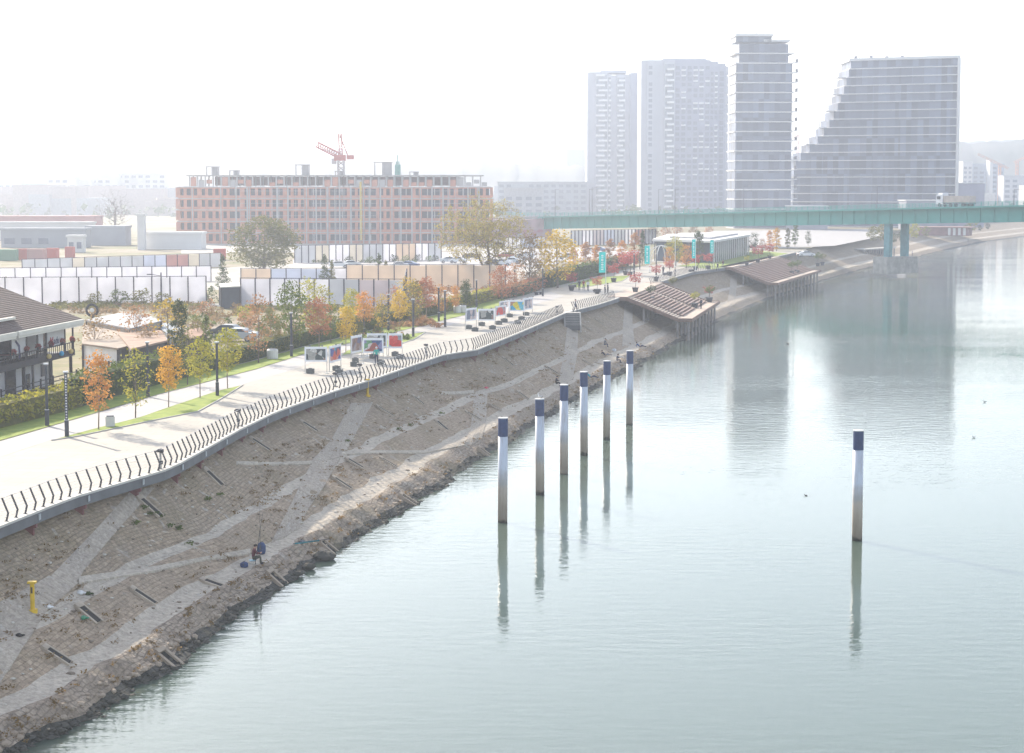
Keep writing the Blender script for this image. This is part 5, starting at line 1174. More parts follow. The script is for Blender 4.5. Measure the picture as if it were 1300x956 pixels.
shed([(106,411),(165,419),(163,439),(150,442),(104,436)], 9.3, 0, brownr, rw, 'lean_shed', 'shed with a sagging beige membrane roof next to the restaurant corner')
shed([(150,423),(206,419),(212,432),(166,443)], 9.5, 0, terr, mat('interior_shade', (.06,.05,.045), .9), 'open_shed', 'low open shed with a rusty brown roof behind the lamp post')  # solid walls coloured dark to stand for the shade under the open roof
shed([(196,412),(216,409),(232,417),(214,424)], 9.1, 0, mat('blue_grey_sheet', (.20,.24,.28), .7, .1), rw, 'small_shed', 'small shed with a blue-grey roof next to the columnar tree')
shed([(232,420),(252,416),(262,424),(240,430)], 8.8, 0, mat('kiosk_roof', (.25,.13,.08), .8), dk, 'brown_kiosk', 'small brown-roofed kiosk behind the golden tree')
shed([(278,360),(304,359),(305,363),(280,364)], GZ+3.1, 0, awn, mat('kiosk_dark', (.06,.07,.085), .7), 'dark_kiosk', 'dark box kiosk with a white roof in the gap of the near hoarding')
p = gp(117,402,GZ+2.7); t = empty('round_wheel', gp(117,402,GZ+2.6), 'black round wheel with a white hub standing behind the shed roof', 'wheel sculpture'); b = MB(); prev = None
for i in range(17):
    th = 2*math.pi*i/16; q = Vector((.62*math.cos(th), 0, .7+.62*math.sin(th)))
    if prev is not None: b.tube(prev, q, .15, None, dk, 6)
    prev = q
b.build('tyre', t); b = MB(); b.ball((0,0,.7),(.25,.12,.25), rw, 10, 6); b.build('hub', t); b = MB(); b.box((0,0,-.3),(.3,.3,.8), dk); b.box((0,0,-1.6),(.2,.2,2.0), dk); b.build('stand', t)

# ---------------------------------------------------------------- hoardings
hw = {k: mat('hoarding_'+k, c, .7, .08, .35, trans=.45) for k, c in {'white': (.78,.77,.80), 'blue': (.58,.61,.70), 'beige': (.70,.60,.50), 'pink': (.52,.32,.30), 'grey': (.56,.57,.60), 'cream': (.68,.64,.57), 'red': (.5,.13,.1), 'green': (.15,.32,.22), 'mauve': (.58,.53,.55)}.items()}
gsh0 = mat('cabinet_door', (.08,.09,.11), .6); hpost = mat('hoarding_post', (.07,.065,.09), .7)
def hoarding(x0, y0, x1, y1, n, h, cols, label, ptick=.16, z=GZ, gap=0.0, dbl=False):
    a, b_ = gp(x0, y0, z), gp(x1, y1, z); d = (b_-a); L = d.length/n; ang_ = math.atan2(d.y, d.x); d.normalize()
    t = empty('hoarding', a, label, 'hoarding', 'rows of hoarding panels', ang_)
    for i in range(n):
        c = cols[i*len(cols)//n] if isinstance(cols, list) else cols
        b = MB(); hh = h*R.uniform(.97,1.0); b.box((L*(i+.5),0,hh/2+.05),(L-.02-gap,.08,hh), hw[c]); b.build('panel', t)
    for i in range(n+1): b = MB(); b.box((L*i,-.09,h/2+.08),(ptick,.14,h+.16), hpost); b.build('post', t)
    b = MB(); b.box((L*n/2,-.02,h+.12),(L*n,.07,.09), hpost); b.build('top_rail', t)
    return t
hoarding(-40,388,262,385.5,13,3.9,['white'],'nearest row of tall white hoarding panels above the restaurant roof')
hoarding(210,386,262,385.3,3,3.9,['blue'],'short bluish stretch of hoarding before the dark kiosk') if False else None
hoarding(306,388,513,390,11,3.85,['white','white','white','grey','mauve','grey'],'near hoarding row behind the scrub, white turning grey')
hoarding(513,390,516,372,3,3.8,['grey'],'return end of the near hoarding row')
hoarding(-40,361,268,357,16,2.7,['white'],'second row of low white hoarding panels')
hoarding(306,360,440,360,7,2.6,['beige','blue','blue','white'],'bluish-white middle stretch of the second hoarding row')
hoarding(440,366,642,366,10,3.9,['beige'],'long beige hoarding row behind the willow')
hoarding(28,349,280,339,17,2.95,['grey','grey','grey','cream','grey','grey','grey','grey','blue','blue','pink','pink','cream','grey','grey'],'third hoarding row, grey with two pink panels', .13)
hoarding(374,334,560,330,22,3.9,['grey','cream','white','cream','grey','white','beige','white','grey'],'pale striped hoarding row in front of the brick building', .2)
hoarding(640,315,692,314,10,2.9,['white','blue','grey'],'short pale hoarding row before the bridge abutment', .2)
hoarding(725,312,832,309,24,4.4,['grey','white','mauve','blue','grey','white','pink','white'],'striped white and dark hoarding under the bridge', .42)
for i, (x0, x1, y, c, l) in enumerate([(0,22,331,'green','green container far off, first in the row'),(24,36,330,'red','red container beside the green one'),(36,58,330,'pink','faded orange container in the middle'),(60,74,329,'red','orange-red container farther on'),(84,94,327,'red','bright red container at the end of the row'),(272,286,330,'red','red container beside the round olive tree')]):
    a, b_ = gp(x0, y, GZ), gp(x1, y, GZ); t = empty('container', (a+b_)/2, l, 'container', 'containers beyond the hoardings'); L = (b_-a).length
    b = MB(); b.box((0,0,1.35),(L,2.4,2.6), hw[c])
    b.build('body', t); b = MB()
    for k in range(int(L/.9)): b.box((-L/2+.45+.9*k,-1.23,1.3),(.4,.05,2.3), hw[c])
    b.build('corrugation', t)

p = gp(205,386,GZ); t = empty('utility_pole', p, 'dark pole with a street lamp arm before the white hoarding', 'utility pole'); b = MB(); b.tube((0,0,0),(0,0,4.6),.14,.1,hpost,7); b.build('pole', t); b = MB(); b.tube((0,0,4.1),(-1.5,0,4.3),.05,None,hpost,5); b.box((-1.7,0,4.3),(.7,.25,.14), hpost); b.build('lamp_arm', t)
p = gp(213.5,383,GZ); t = empty('switch_cabinet', p, 'small dark cabinet hanging beside the utility pole', 'cabinet'); b = MB(); b.box((0,0,1.6),(.85,.5,1.3), hpost); b.build('body', t); b = MB(); b.box((0,0,.5),(.15,.15,1.0), hpost); b.build('stand', t); b = MB(); b.box((0,-.26,1.6),(.7,.03,1.1), gsh0); b.build('door', t)
# ---------------------------------------------------------------- cars
glassm = mat('car_glass', (.03,.04,.05), .08); tyre = mat('tyre', (.02,.02,.02), .8); rim = mat('wheel_rim', (.4,.4,.42), .3, metal=.6); redl = mat('tail_lamp', (.35,.02,.02), .3); whl = mat('head_lamp', (.6,.6,.6), .2)
def body_mesh(m):
    prof = [(-2.15,.35),(-2.2,.75),(-2.05,1.0),(-1.35,1.02),(-.75,1.42),(.55,1.45),(1.2,1.02),(2.0,.88),(2.2,.65),(2.18,.35)]
    b = MB(); n = len(prof); V = []
    for y, ins in ((-.86,0),(.86,0)):
        for x, z in prof: V.append((x, y*(.80 if z > 1.1 else 1), z))
    b.add(V, [tuple(range(n))[::-1], tuple(range(n,2*n))]+[(i,(i+1)%n,n+(i+1)%n,n+i) for i in range(n)][::1], m); 
    return b
paints = {k: mat('car_paint_'+k, c, .3, .02) for k, c in {'silver': (.45,.48,.50), 'white': (.65,.66,.68), 'dark': (.06,.07,.08), 'blue': (.10,.16,.30), 'red': (.35,.04,.04)}.items()}
cmesh = {k: body_mesh(v).mesh('body') for k, v in paints.items()}
bgl = MB(); bgl.add([(-1.32,-.78,1.05),(-.76,-.70,1.38),(-.76,.70,1.38),(-1.32,.78,1.05)], [(0,1,2,3)], glassm); bgl.add([(1.17,-.78,1.07),(.58,-.70,1.42),(.58,.70,1.42),(1.17,.78,1.07)], [(3,2,1,0)], glassm)
for s_ in (-1,1): bgl.add([(-1.1,s_*.80,1.06),(-.7,s_*.72,1.37),(.5,s_*.72,1.39),(1.0,s_*.80,1.06)], [(0,1,2,3)], glassm)
for v in bgl.V: v.x *= 1.012; v.y *= 1.06; v.z += .012
gmesh = bgl.mesh('window'); bwh = MB(); bwh.tube((0,-.1,0),(0,.1,0),.32,None,tyre,14); wmesh = bwh.mesh('wheel'); bwh = MB(); bwh.tube((0,-.115,0),(0,.115,0),.18,None,rim,10); rmesh = bwh.mesh('rim')
bh = MB(); bh.box((0,0,0),(.08,.34,.14), whl); hm1 = bh.mesh('headlight'); bh = MB(); bh.box((0,0,0),(.08,.30,.16), redl); hm2 = bh.mesh('tail_light')
def car(x, y, col, rz, label, grp='parked cars', p=None, sc=1.0):
    t = empty('parked_car', p or gp(x, y, GZ), label, 'car', grp, rz, sc); link('body', cmesh[col], t); link('window', gmesh, t)
    for a in (-1.35,1.35):
        for s_ in (-.80,.80): link('rim', rmesh, link('wheel', wmesh, t, (a,s_,.32)))
    for s_ in (-.6,.6): link('headlight', hm1, t, (2.18,s_,.68)); link('tail_light', hm2, t, (-2.2,s_,.8))
    return t
car(303,433,'silver',2.9,'silver hatchback parked behind the low hedge')
car(290,428,'dark',2.9,'darker car half hidden behind the silver hatchback')
for i, (x, y, c, l) in enumerate([(430,340,'white','white car beyond the second hoarding, by the dark cone tree'),(445,339,'silver','silver car beside the white one beyond the hoarding'),(506,341,'white','white car at the start of the beige hoarding'),(519,340,'blue','blue car at the start of the beige hoarding'),(570,334,'silver','silver car in the car park left of the willow trunk'),(581,334,'white','white car in the car park just left of the willow'),(627,337,'dark','dark car just past the willow trunk'),(638,337,'white','white car past the willow trunk'),(650,335,'silver','silver car in front of the rusty maple'),(660,330,'white','white car deeper in the car park'),(668,327,'silver','silver car deepest in the car park'),(748,321,'white','white car before the striped hoarding'),(760,320,'blue','blue car before the striped hoarding'),(641,328,'red','red car deep in the car park'),(598,329,'dark','dark car behind the willow branches'),(1023,326,'white','white car far on the quay'),(720,329,'silver','silver car behind the yellow tree')]):
    car(x, y, c, R.choice([.2,2.9,3.3,.1]), l)

# ---------------------------------------------------------------- brick building under construction
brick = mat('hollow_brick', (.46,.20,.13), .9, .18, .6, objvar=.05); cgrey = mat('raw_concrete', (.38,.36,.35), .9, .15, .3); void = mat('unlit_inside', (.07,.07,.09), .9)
def construction():
    Y = 560; k = Y/F; x0, x1 = (228-650)*k, (624-650)*k; W_ = x1-x0
    t = empty('unfinished_building', ((x0+x1)/2, Y, GZ), 'long orange brick apartment building under construction with open concrete top floor', 'building under construction', None, math.radians(1.0))
    fh = 3.5; z0 = 0; nf = 5; D = 22; hx = W_/2
    b = MB(); b.box((0, D/2+1.2, nf*fh/2),(W_-1.5, D-2, nf*fh-.3), void); b.build('interior_shade', t)  # solid box behind the openings, its dark colour stands for indoor shade
    stairs = [-.63,-.37,-.12,.03,.22,.42,.62,.85]
    nb = 44; bw_ = W_/nb
    for f in range(nf):
        zb = z0+f*fh
        b = MB(); b.box((0, D/2, zb+fh-.12),(W_+.6, D+.5, .26), cgrey); b.build('floor_slab', t)
        b = MB(); b.box((0,0,zb+.42),(W_,.3,.84), brick); b.box((0,0,zb+fh-.42),(W_,.3,.34), brick)
        for i in range(nb+1):
            x = -hx+i*bw_; q = (x/hx); tall = any(abs(q-s_) < .035 for s_ in stairs)
            wpi = bw_*(.42 if (i % 3) else .64)
            if tall: wpi = .3
            b.box((x,-.002*(i%2),zb+fh/2),(wpi,.27,fh-.5), brick if not tall else cgrey)
        b.build('brick_wall', t)
    for s_ in stairs:
        b = MB(); b.box((s_*hx,-.35,nf*fh/2),(.45,.3,nf*fh), cgrey); b.box((s_*hx+3.4,-.35,nf*fh/2),(.45,.3,nf*fh), cgrey); b.build('concrete_pier', t)
    for i in range(int(nb/1)):
        if i % 4 == 2: b = MB(); b.box((-hx+i*bw_,-.3,nf*fh/2),(.28,.25,nf*fh), cgrey); b.build('concrete_pier', t)
    # end returns
    for s_ in (-1,1): b = MB(); b.box((s_*(hx-.15),D/2,nf*fh/2),(.3,D,nf*fh-.3), brick); b.build('end_wall', t)
    # open set-back top floor
    zt = nf*fh+.05; cols_ = []; inf1 = []; inf2 = []
    for i in range(38):
        x = -hx*.93+i*(W_*.93/37.); cols_.append(((x,1.5,zt+1.7),(.4,.4,3.2))); cols_.append(((x,9,zt+1.7),(.4,.4,3.2)))
        if R.random() < .42: (inf1 if R.random() < .6 else inf2).append(((x+1.2,1.6,zt+R.choice([.7,1.5])),(1.7,.2,R.choice([1.2,2.8]))))
    many('concrete_column', cols_, cgrey, t); many('brick_infill', inf1, brick, t); many('wall_infill', inf2, cgrey, t)
    b = MB(); b.box((0,12,zt+1.7),(W_*.8,.3,2.8), mat('back_brick', (.30,.17,.14), .9)); b.build('back_wall', t)
    b = MB(); b.box((0,D/2-1,zt+3.4),(W_*.95,D-4,.3), cgrey); b.build('roof_slab', t)
    for x, w_, h_ in ((-.80,4,2.6),(-.66,3,1.4),(-.22,4.6,3.2),(.30,6,4.0),(.02,3,1.2),(.5,3,1.0)):
        b = MB(); b.box((x*hx,8,zt+3.55+h_),(w_,4,.25), cgrey)
        for sx in (-1,0,1): b.box((x*hx+sx*w_*.42,6.2,zt+3.5+h_/2),(.35,.35,h_), cgrey)
        b.box((x*hx+w_*.2,8,zt+3.5+h_/2),(w_*.5,3,h_*.95), cgrey); b.build('stair_head', t)
    # scaffolding
    sc = mat('scaffold_tube', (.35,.36,.40), .5)
    for s_ in (-.5,-.3,-.04,.16,.72):
        b = MB()
        for i in range(5):
            x = s_*hx-5+i*2.5; b.tube((x,-1.3,0),(x,-1.3,nf*fh-.5),.06,None,sc,4)
        for f in range(9): b.tube((s_*hx-5,-1.3,1.9*f+1),(s_*hx+5,-1.3,1.9*f+1),.06,None,sc,4)
        b.build('scaffold', t)
    ych = mat('yellow_chute', (.6,.42,.05), .6)
    b = MB(); b.tube((.165*hx,-1.0,1),(.165*hx,-1.0,nf*fh+1.5),.35,None,ych,8); b.build('rubble_chute', t)
construction()
# tower cranes
redc = mat('crane_red', (.42,.10,.08), .6); greyc = mat('crane_grey', (.40,.36,.36), .6)
def lattice(b, p, q, w, m, n=8, up=Vector((0,0,1))):
    p, q = Vector(p), Vector(q); d = (q-p).normalized(); s_ = d.cross(Vector((0,1,0)) if abs(d.y) < .9 else Vector((1,0,0))).normalized(); u_ = d.cross(s_)
    c = [s_*w+u_*w, s_*w-u_*w, -s_*w-u_*w, -s_*w+u_*w]
    for o_ in c: b.tube(p+o_, q+o_, w*.34, None, m, 4)
    for i in range(n):
        a0, a1 = p.lerp(q, i/n), p.lerp(q, (i+1)/n)
        for j in range(4): b.tube(a0+c[j], a1+c[(j+1)%4], w*.24, None, m, 4)
p = at(433,226,575); base = Vector((p.x, p.y, GZ)); k = 575/F; t = empty('tower_crane', base, 'red tower crane with a raised jib above the brick building', 'crane')
zc = 23+(241-204)*k-GZ; b = MB(); lattice(b, (0,0,0), (0,0,zc), .9, greyc, 16); b.build('mast', t)
b = MB(); b.box((-.3,0,zc+.8),(3.6,2.0,1.8), redc); b.box((-2.2,0,zc-.3),(1.4,1.4,1.8), greyc); b.build('cab', t)
b = MB(); lattice(b, (-.5,0,zc+1.5), (-30*k,0,zc+20*k), .8, redc, 10); b.build('jib', t)
b = MB(); lattice(b, (0,0,zc+1.5), (-1*k,0,zc+34*k), .5, redc, 8); b.tube((2.2,0,zc+1.5), (-.2,0,zc+31*k), .2, None, redc, 5); b.build('a_frame', t)
b = MB(); b.box((3.0,0,zc+1.0),(2.2,1.6,1.3), redc); b.build('counterweight', t)
p = at(505,226,585); t = empty('hoist_mast', (p.x, p.y, GZ), 'thin green hoist mast behind the brick building', 'crane'); grn = mat('mast_green', (.10,.28,.24), .6); k = 585/F
b = MB(); lattice(b, (0,0,0), (0,0,23+(241-205)*k-GZ), .45, grn, 14); b.build('mast', t); b = MB(); zz = 23+(241-219)*k-GZ; b.box((0,0,zz),(1.8,1.6,5), grn); b.build('cage', t); b = MB(); b.tube((0,0,zz),(0,0,23+(241-197)*k-GZ),.14,None,grn,5); b.build('tip', t)
# small cranes far off, between the towers and right of them
for i, (x, yb, yt_, x2, y2, Y, l) in enumerate([(1012,235,172,1005,178,1500,'small distant orange crane between the two glass towers'),(1268,262,210,1240,196,1300,'thin distant crane at the hillside beyond the slanted tower'),(1290,262,205,1300,200,1350,'second thin distant crane beyond the slanted tower')]):
    p = at(x, yb, Y); k = Y/F; t = empty('distant_crane', (p.x, Y, GZ), l, 'crane', 'distant cranes'); z1 = 23+(241-yt_)*k-GZ
    oc = mat('crane_orange', (.5,.25,.15), .6); b = MB(); lattice(b, (0,0,0), (0,0,z1), .8, oc, 14); b.build('mast', t); b = MB(); lattice(b, ((x2-x)*k,0,z1+(yt_-y2)*k), (-(x2-x)*k*.4,0,z1-(yt_-y2)*k*.3), .6, oc, 8); b.build('jib', t)

# ---------------------------------------------------------------- towers
def tower_glass(name, c, c2, sx, sz, rough=.25, seed=0.0):
    m = bpy.data.materials.new(name); m.use_nodes = True; n = m.node_tree.nodes; l = m.node_tree.links; p = n['Principled BSDF']; p.inputs['Roughness'].default_value = rough
    tc = n.new('ShaderNodeTexCoord'); mp = n.new('ShaderNodeMapping'); mp.inputs['Scale'].default_value = (1/sx, 1/sx, 1/sz); mp.inputs['Location'].default_value = (seed, seed*.7, 0); l.new(tc.outputs['Object'], mp.inputs[0])
    fl = n.new('ShaderNodeVectorMath'); fl.operation = 'FLOOR'; l.new(mp.outputs[0], fl.inputs[0]); w = n.new('ShaderNodeTexWhiteNoise'); w.noise_dimensions = '3D'
    l.new(fl.outputs[0], w.inputs['Vector']); cr = n.new('ShaderNodeMix'); cr.data_type = 'RGBA'; cr.inputs['A'].default_value = (*c,1); cr.inputs['B'].default_value = (*c2,1); l.new(w.outputs['Value'], cr.inputs['Factor']); l.new(cr.outputs['Result'], p.inputs['Base Color']); return m
tg1 = tower_glass('curtain_wall', (.004,.010,.035), (.11,.145,.23), 2.3, 7.9, .4); slabw = mat('slab_white', (.62,.61,.60), .7, .05, .3); tdark = mat('tower_panel', (.10,.10,.13), .6)
# slanted glass tower: floor outlines measured from the photograph
def slanted():
    yR, yL = 800.0, 830.0
    t = empty('slanted_tower', ((1150-650)*815/F, 815, GZ), 'wide glass tower whose stepped edge slants outwards towards its base', 'tower'); B = t.location.copy()
    left = [(69,1074),(80,1070),(98,1066),(116,1061.5),(135,1055),(148,1049.7),(163.6,1042),(179,1031),(190,1021),(200,1011),(213,1005),(292,1003)]
    n = 18; ztop = 23+(241-70)*yR/F; z0 = GZ; fh = (ztop-z0)/20.5
    k = 0; z = z0
    while z < ztop-.5*fh:
        ym = 241-(z+fh*.5-23)*F/815; xl = interp(ym, left); Xl = (xl-650)*yL/F+.6; Xr = (1211-650)*yR/F
        def corner(X, back): 
            f = (X-(1004-650)*yL/F)/((1211-650)*yR/F-(1004-650)*yL/F); return Vector((X, yL+(yR-yL)*f+back, 0))-Vector((B.x, B.y, 0))
        for (nm, out, za, zb_, m) in (('glass_storey', 0, .25, fh, tg1), ('floor_slab', .8, -.17, .25, slabw)):
            A = [corner(Xl-out, -out), corner(Xr+out*.6, -out), corner(Xr+out*.6, 24), corner(Xl-out, 24)]
            b = MB(); b.prism([(a.x, a.y) for a in A], z-GZ+za, z-GZ+zb_-.01, m); b.build(nm, t)
        if k % 2 == 0 and ym < 235:   # balcony frames along the stepped edge
            a = corner(Xl-4.5, 0); c_ = corner(Xl, 0); b = MB(); b.box(((a.x+c_.x)/2, a.y+4, z-GZ+.1),(5.5,9,.3), slabw); b.box((a.x+.4,a.y+.3,z-GZ+fh*.5),(.4,.4,fh), slabw); b.build('balcony', t)
        z += fh; k += 1
    A = [corner(Xl-1, -1.2), corner(Xr+.6, -1.2), corner(Xr+.6, 24), corner(Xl-1, 24)]; b = MB(); b.prism([(a.x, a.y) for a in A], z-GZ-.2, z-GZ+1.0, slabw); b.build('parapet', t)
    A = [corner(Xr-.2, -1.3), corner(Xr+.9, -1.3), corner(Xr+.9, 1), corner(Xr-.2, 1)]; b = MB(); b.prism([(a.x, a.y) for a in A], 0, z-GZ, slabw); b.build('corner_fin', t)
    b = MB(); q = corner(Xr-40, 8); 
    for i in range(4): b.box((q.x+i*7, q.y, z-GZ+1.5),(1.2,2,2+.5*(i%2)), tdark)
    b.build('roof_plant', t)
slanted()
def glass_tower():
    Y = 782; k = Y/F; xl, xr = (931-650)*k, (1004-650)*k; W_ = xr-xl; top = 23+(241-52)*k-GZ
    t = empty('glass_tower', ((xl+xr)/2, Y, GZ), 'slim glass tower with white floor bands and side balconies, tallest of the four', 'tower', None, math.radians(2))
    n = 19; fh = (top-2)/n
    for f in range(n):
        z = f*fh; ins = 0 if f < n-2 else 1.5
        b = MB(); b.box((-ins*.2,10,z+fh/2+.1),(W_-.6-ins*2,20,fh-.5), tg1); b.build('glass_storey', t)
        b = MB(); b.box((0,10,z),(W_+(.3 if f%2 else .7),21.2,.45), slabw); b.build('floor_slab', t)
        if 1 < f < n-1:
            b = MB(); b.box((W_/2+1.1,2,z+.35),(2.4,4,.3), slabw); b.box((W_/2+1.9,2,z+1.2),(.5,3.6,1.5), tdark); b.build('balcony', t)
    b = MB(); b.box((-W_*.18,9,top),(W_*.62,16,2.4), tg1); b.box((-W_*.18,8,top+1.6),(W_*.66,18,1.0), slabw); b.box((W_*.22,9,top-.6),(W_*.46,16,1.0), slabw); b.build('crown_storey', t)
    b = MB(); b.tube((-W_*.1,6,top+2),(-W_*.1,6,top+4),.5,None,slabw); b.build('antenna', t)
glass_tower()
dwin = mat('dark_recess', (.09,.11,.16), .4)
twA = mat('tower_render_pale', (.36,.38,.43), .8, .05, .1); twB = mat('tower_render_grey', (.24,.26,.34), .8, .05, .1); twW = tower_glass('tower_window', (.05,.07,.10), (.20,.23,.28), 2.0, 3.0); twL = mat('balcony_white', (.66,.66,.67), .7)
def res_tower(x0, x1, ytop, Y, name, label, cols, mats3):
    """cols: list of (px start, px end, style) across the front"""
    k = Y/F; h = 23+(241-ytop)*k-GZ; xc = ((x0+x1)/2-650)*k; W_ = (x1-x0)*k
    t = empty(name, (xc, Y, GZ), label, 'tower', 'pair of pale residential towers'); B = xc
    D = 30; nf = int(h/3.05); fh = h/nf
    for (a, b_, st_, dy, dh) in cols:
        xa, xb = (a-650)*k-B, (b_-650)*k-B; w_ = xb-xa; hh = h-dh*k
        m = MB(); m.box(((xa+xb)/2, dy+D/2, hh/2),(w_, D, hh), {'pale': twA, 'grey': twB, 'balc': twA, 'win': twA, 'gridwin': twB, 'darkstrip': twB}[st_]); m.build('tower_body', t)
        if st_ == 'balc':
            m = MB(); m.box(((xa+xb)/2, dy-.05, hh/2),(w_*.86,.12,hh-4), twW); m.build('window_strip', t)
            many('balcony', [(((xa+xb)/2+(w_*.10 if f%2 else -w_*.10), dy-.7, f*fh+.9),(w_*.70,1.3,1.15)) for f in range(int(hh/fh))], twL, t)
        if st_ == 'win' or st_ == 'darkstrip':
            many('window', [(((xa+xb)/2, dy-.04, f*fh+1.9),(w_*.5,.12,1.9 if st_ == 'win' else 2.2)) for f in range(int(hh/fh)-1) if not (st_ == 'win' and f % 13 == 12)], mats3, t)
        if st_ == 'gridwin':
            nc = max(2, int(w_/3.2)); ww = []; bb = []
            for f in range(int(hh/fh)-2, -1, -1):
                for c in range(nc):
                    if R.random() < .9: ww.append(((xa+(c+.5)*w_/nc, dy-.04, f*fh+1.7),(w_/nc*.66,.12,1.9)))
                    if (c in (1,3,4) and R.random() < .45) or (c == nc-1 and f % 4 == 1): bb.append(((xa+(c+.5)*w_/nc, dy-.3, f*fh+.5),(w_/nc*.8,.7,.8)))
            many('window', ww, dwin, t, 60); many('balcony', bb, twL, t, 40)
    m = MB(); m.box((0, D/2, h+.4),(W_*.5, D*.6, 1.6), twA); m.build('roof_plant', t)
res_tower(745,812,93,1120,'residential_tower','farther pale residential tower, partly hidden by its taller twin',[(745,755,'pale',1,0),(755,771,'balc',0,0),(771,775,'balc',.5,3),(775,782,'pale',2,4),(782,793,'balc',1,3),(793,799,'pale',3,3),(799,812,'grey',2,1)],dwin)
res_tower(813,924,78,1030,'residential_tower','nearer grey and white residential tower with a gridded window side',[(813,820,'pale',2,0),(820,829,'win',1,0),(829,842,'pale',1.5,0),(842,855,'balc',0,1),(855,900,'gridwin',1,0),(900,910,'gridwin',2,1.5),(910,920,'darkstrip',4,4),(920,924,'pale',6,7)],dwin)
# podium and low buildings at the towers' feet
for i, (x0, x1, ytop, Y, c, l) in enumerate([(1004,1050,262,760,'grey','low dark podium building between the glass towers'),(1214,1248,233,800,'mauve','windowless mauve block beside the slanted tower'),(1150,1215,255,745,'grey','low stepped podium at the foot of the slanted tower')]):
    k = Y/F; h = 23+(241-ytop)*k-GZ; b0 = empty('podium_building', (((x0+x1)/2-650)*k, Y, GZ), l, 'building', 'low buildings around the towers'); b = MB(); w_ = (x1-x0)*k; mm = mat('podium_'+c, (.22,.23,.28) if c == 'grey' else (.30,.29,.36), .8, .1, .3)
    b.box((0,8,h/2),(w_,16,h), mm); b.build('wall', b0); b = MB(); b.box((0,8,h+.2),(w_+.8,16.8,.4), slabw); b.build('roof', b0)

# ---------------------------------------------------------------- green girder bridge
teal_s = mat('bridge_teal', (.03,.27,.235), .6, .1, .2); deckm = mat('bridge_deck', (.22,.24,.24), .8, .1, .3)
bA = Vector(((686-650)*600/F, 600, 0)); bB = Vector(((1340-650)*437/F, 437, 0)); bB = bA+(bB-bA)*1.25
def zdeck(f): return 14.15+ (19.9-14.15)*min(1.3, f*1.16)
brg = empty('bridge', (bA.x, bA.y, GZ), 'long teal steel girder bridge crossing in front of the towers', 'bridge'); Bo = brg.location.copy()
d = (bB-bA); L = d.length; dn = d.normalized(); nn_ = Vector((-dn.y, dn.x, 0)); ba = math.atan2(dn.y, dn.x)
def BQ(f, v, z): q = bA+d*f+nn_*v; return Vector((q.x, q.y, z))-Bo
def bstrip(f0, f1, v0, v1, za, zb_, m, name, seg=14):
    b = MB(); V = []
    for i in range(seg+1):
        f = f0+(f1-f0)*i/seg; z = zdeck(f); V += [BQ(f,v0,z+za), BQ(f,v1,z+za), BQ(f,v1,z+zb_), BQ(f,v0,z+zb_)]
    Fc = []
    for i in range(seg):
        for a in range(4): Fc.append((4*i+a, 4*i+(a+1)%4, 4*i+4+(a+1)%4, 4*i+4+a)[::-1])
    Fc += [(0,1,2,3), (4*seg+3,4*seg+2,4*seg+1,4*seg)]
    b.add(V, Fc, m); return b.build(name, brg)
bstrip(0,1,.6,.75,-4.0,-.35,teal_s,'girder'); bstrip(0,1,11,11.2,-4.0,-.35,teal_s,'girder')
bstrip(0,1,-1.1,13,-.35,0,deckm,'deck'); bstrip(0,1,-1.18,-1.1,-.42,.06,teal_s,'deck_edge'); bstrip(0,1,.5,.85,-4.08,-3.95,teal_s,'bottom_flange')
bstrip(-.35,0,-1.1,13,-.35,0,deckm,'ramp_deck')
for i in range(60):
    f = (i+.5)/60; b = MB(); z = zdeck(f); q = BQ(f,.5,z-2.2); b.box(q,(.14,.22,3.6), teal_s, ba); b.build('stiffener', brg)
def brail(v, f0=-.3, f1=1):
    b = MB(); n_ = 150; tops = []
    for i in range(n_+1):
        f = f0+(f1-f0)*i/n_; p = BQ(f, v, zdeck(max(f,0) if f < 0 else f)); tops.append(p); b.box(p+Vector((0,0,.55)),(.09,.09,1.1), teal_s, ba)
    for p, q in zip(tops, tops[1:]):
        for zz in (.35,.72,1.1): b.tube(p+Vector((0,0,zz)), q+Vector((0,0,zz)), .045, None, teal_s, 4, cap=False)
    b.build('railing_lattice', brg)
_zd = zdeck
def zdeck(f): return _zd(max(f, -.4)) if f >= 0 else 14.15+f*3
brail(-1.0); brail(12.8)
for v in (2.0,8.5):
    b = MB(); f = .585; q = BQ(f, v, 0)+Bo; b.box(Vector((q.x,q.y,(3.0+zdeck(f)-4.0)/2))-Bo,(1.9,1.3,zdeck(f)-4.0-3.0), mat('pier_cyan', (.08,.25,.28), .6), ba); b.build('pier', brg)
b = MB(); q = BQ(.585, 5, 0)+Bo; b.box(Vector((q.x,q.y,3.0))-Bo,(5,12,4.5), M['conc'], ba); b.build('pier_base', brg)
# abutment with faded pink painted wall
p = bA; b = MB(); ab = empty('bridge_abutment', (p.x-8, p.y+5, GZ), 'bridge abutment wall with faded pink graffiti paint', 'abutment'); b.box((0,0,3.4),(24,11,6.8), mat('abutment_pink', (.42,.30,.32), .9, .25, .3)); b.build('wall', ab); b = MB(); b.box((0,-5.6,2),(23,.1,3), mat('graffiti_red', (.42,.16,.18), .8, .4, .5, col2=(.4,.35,.42))); b.build('painted_panel', ab)
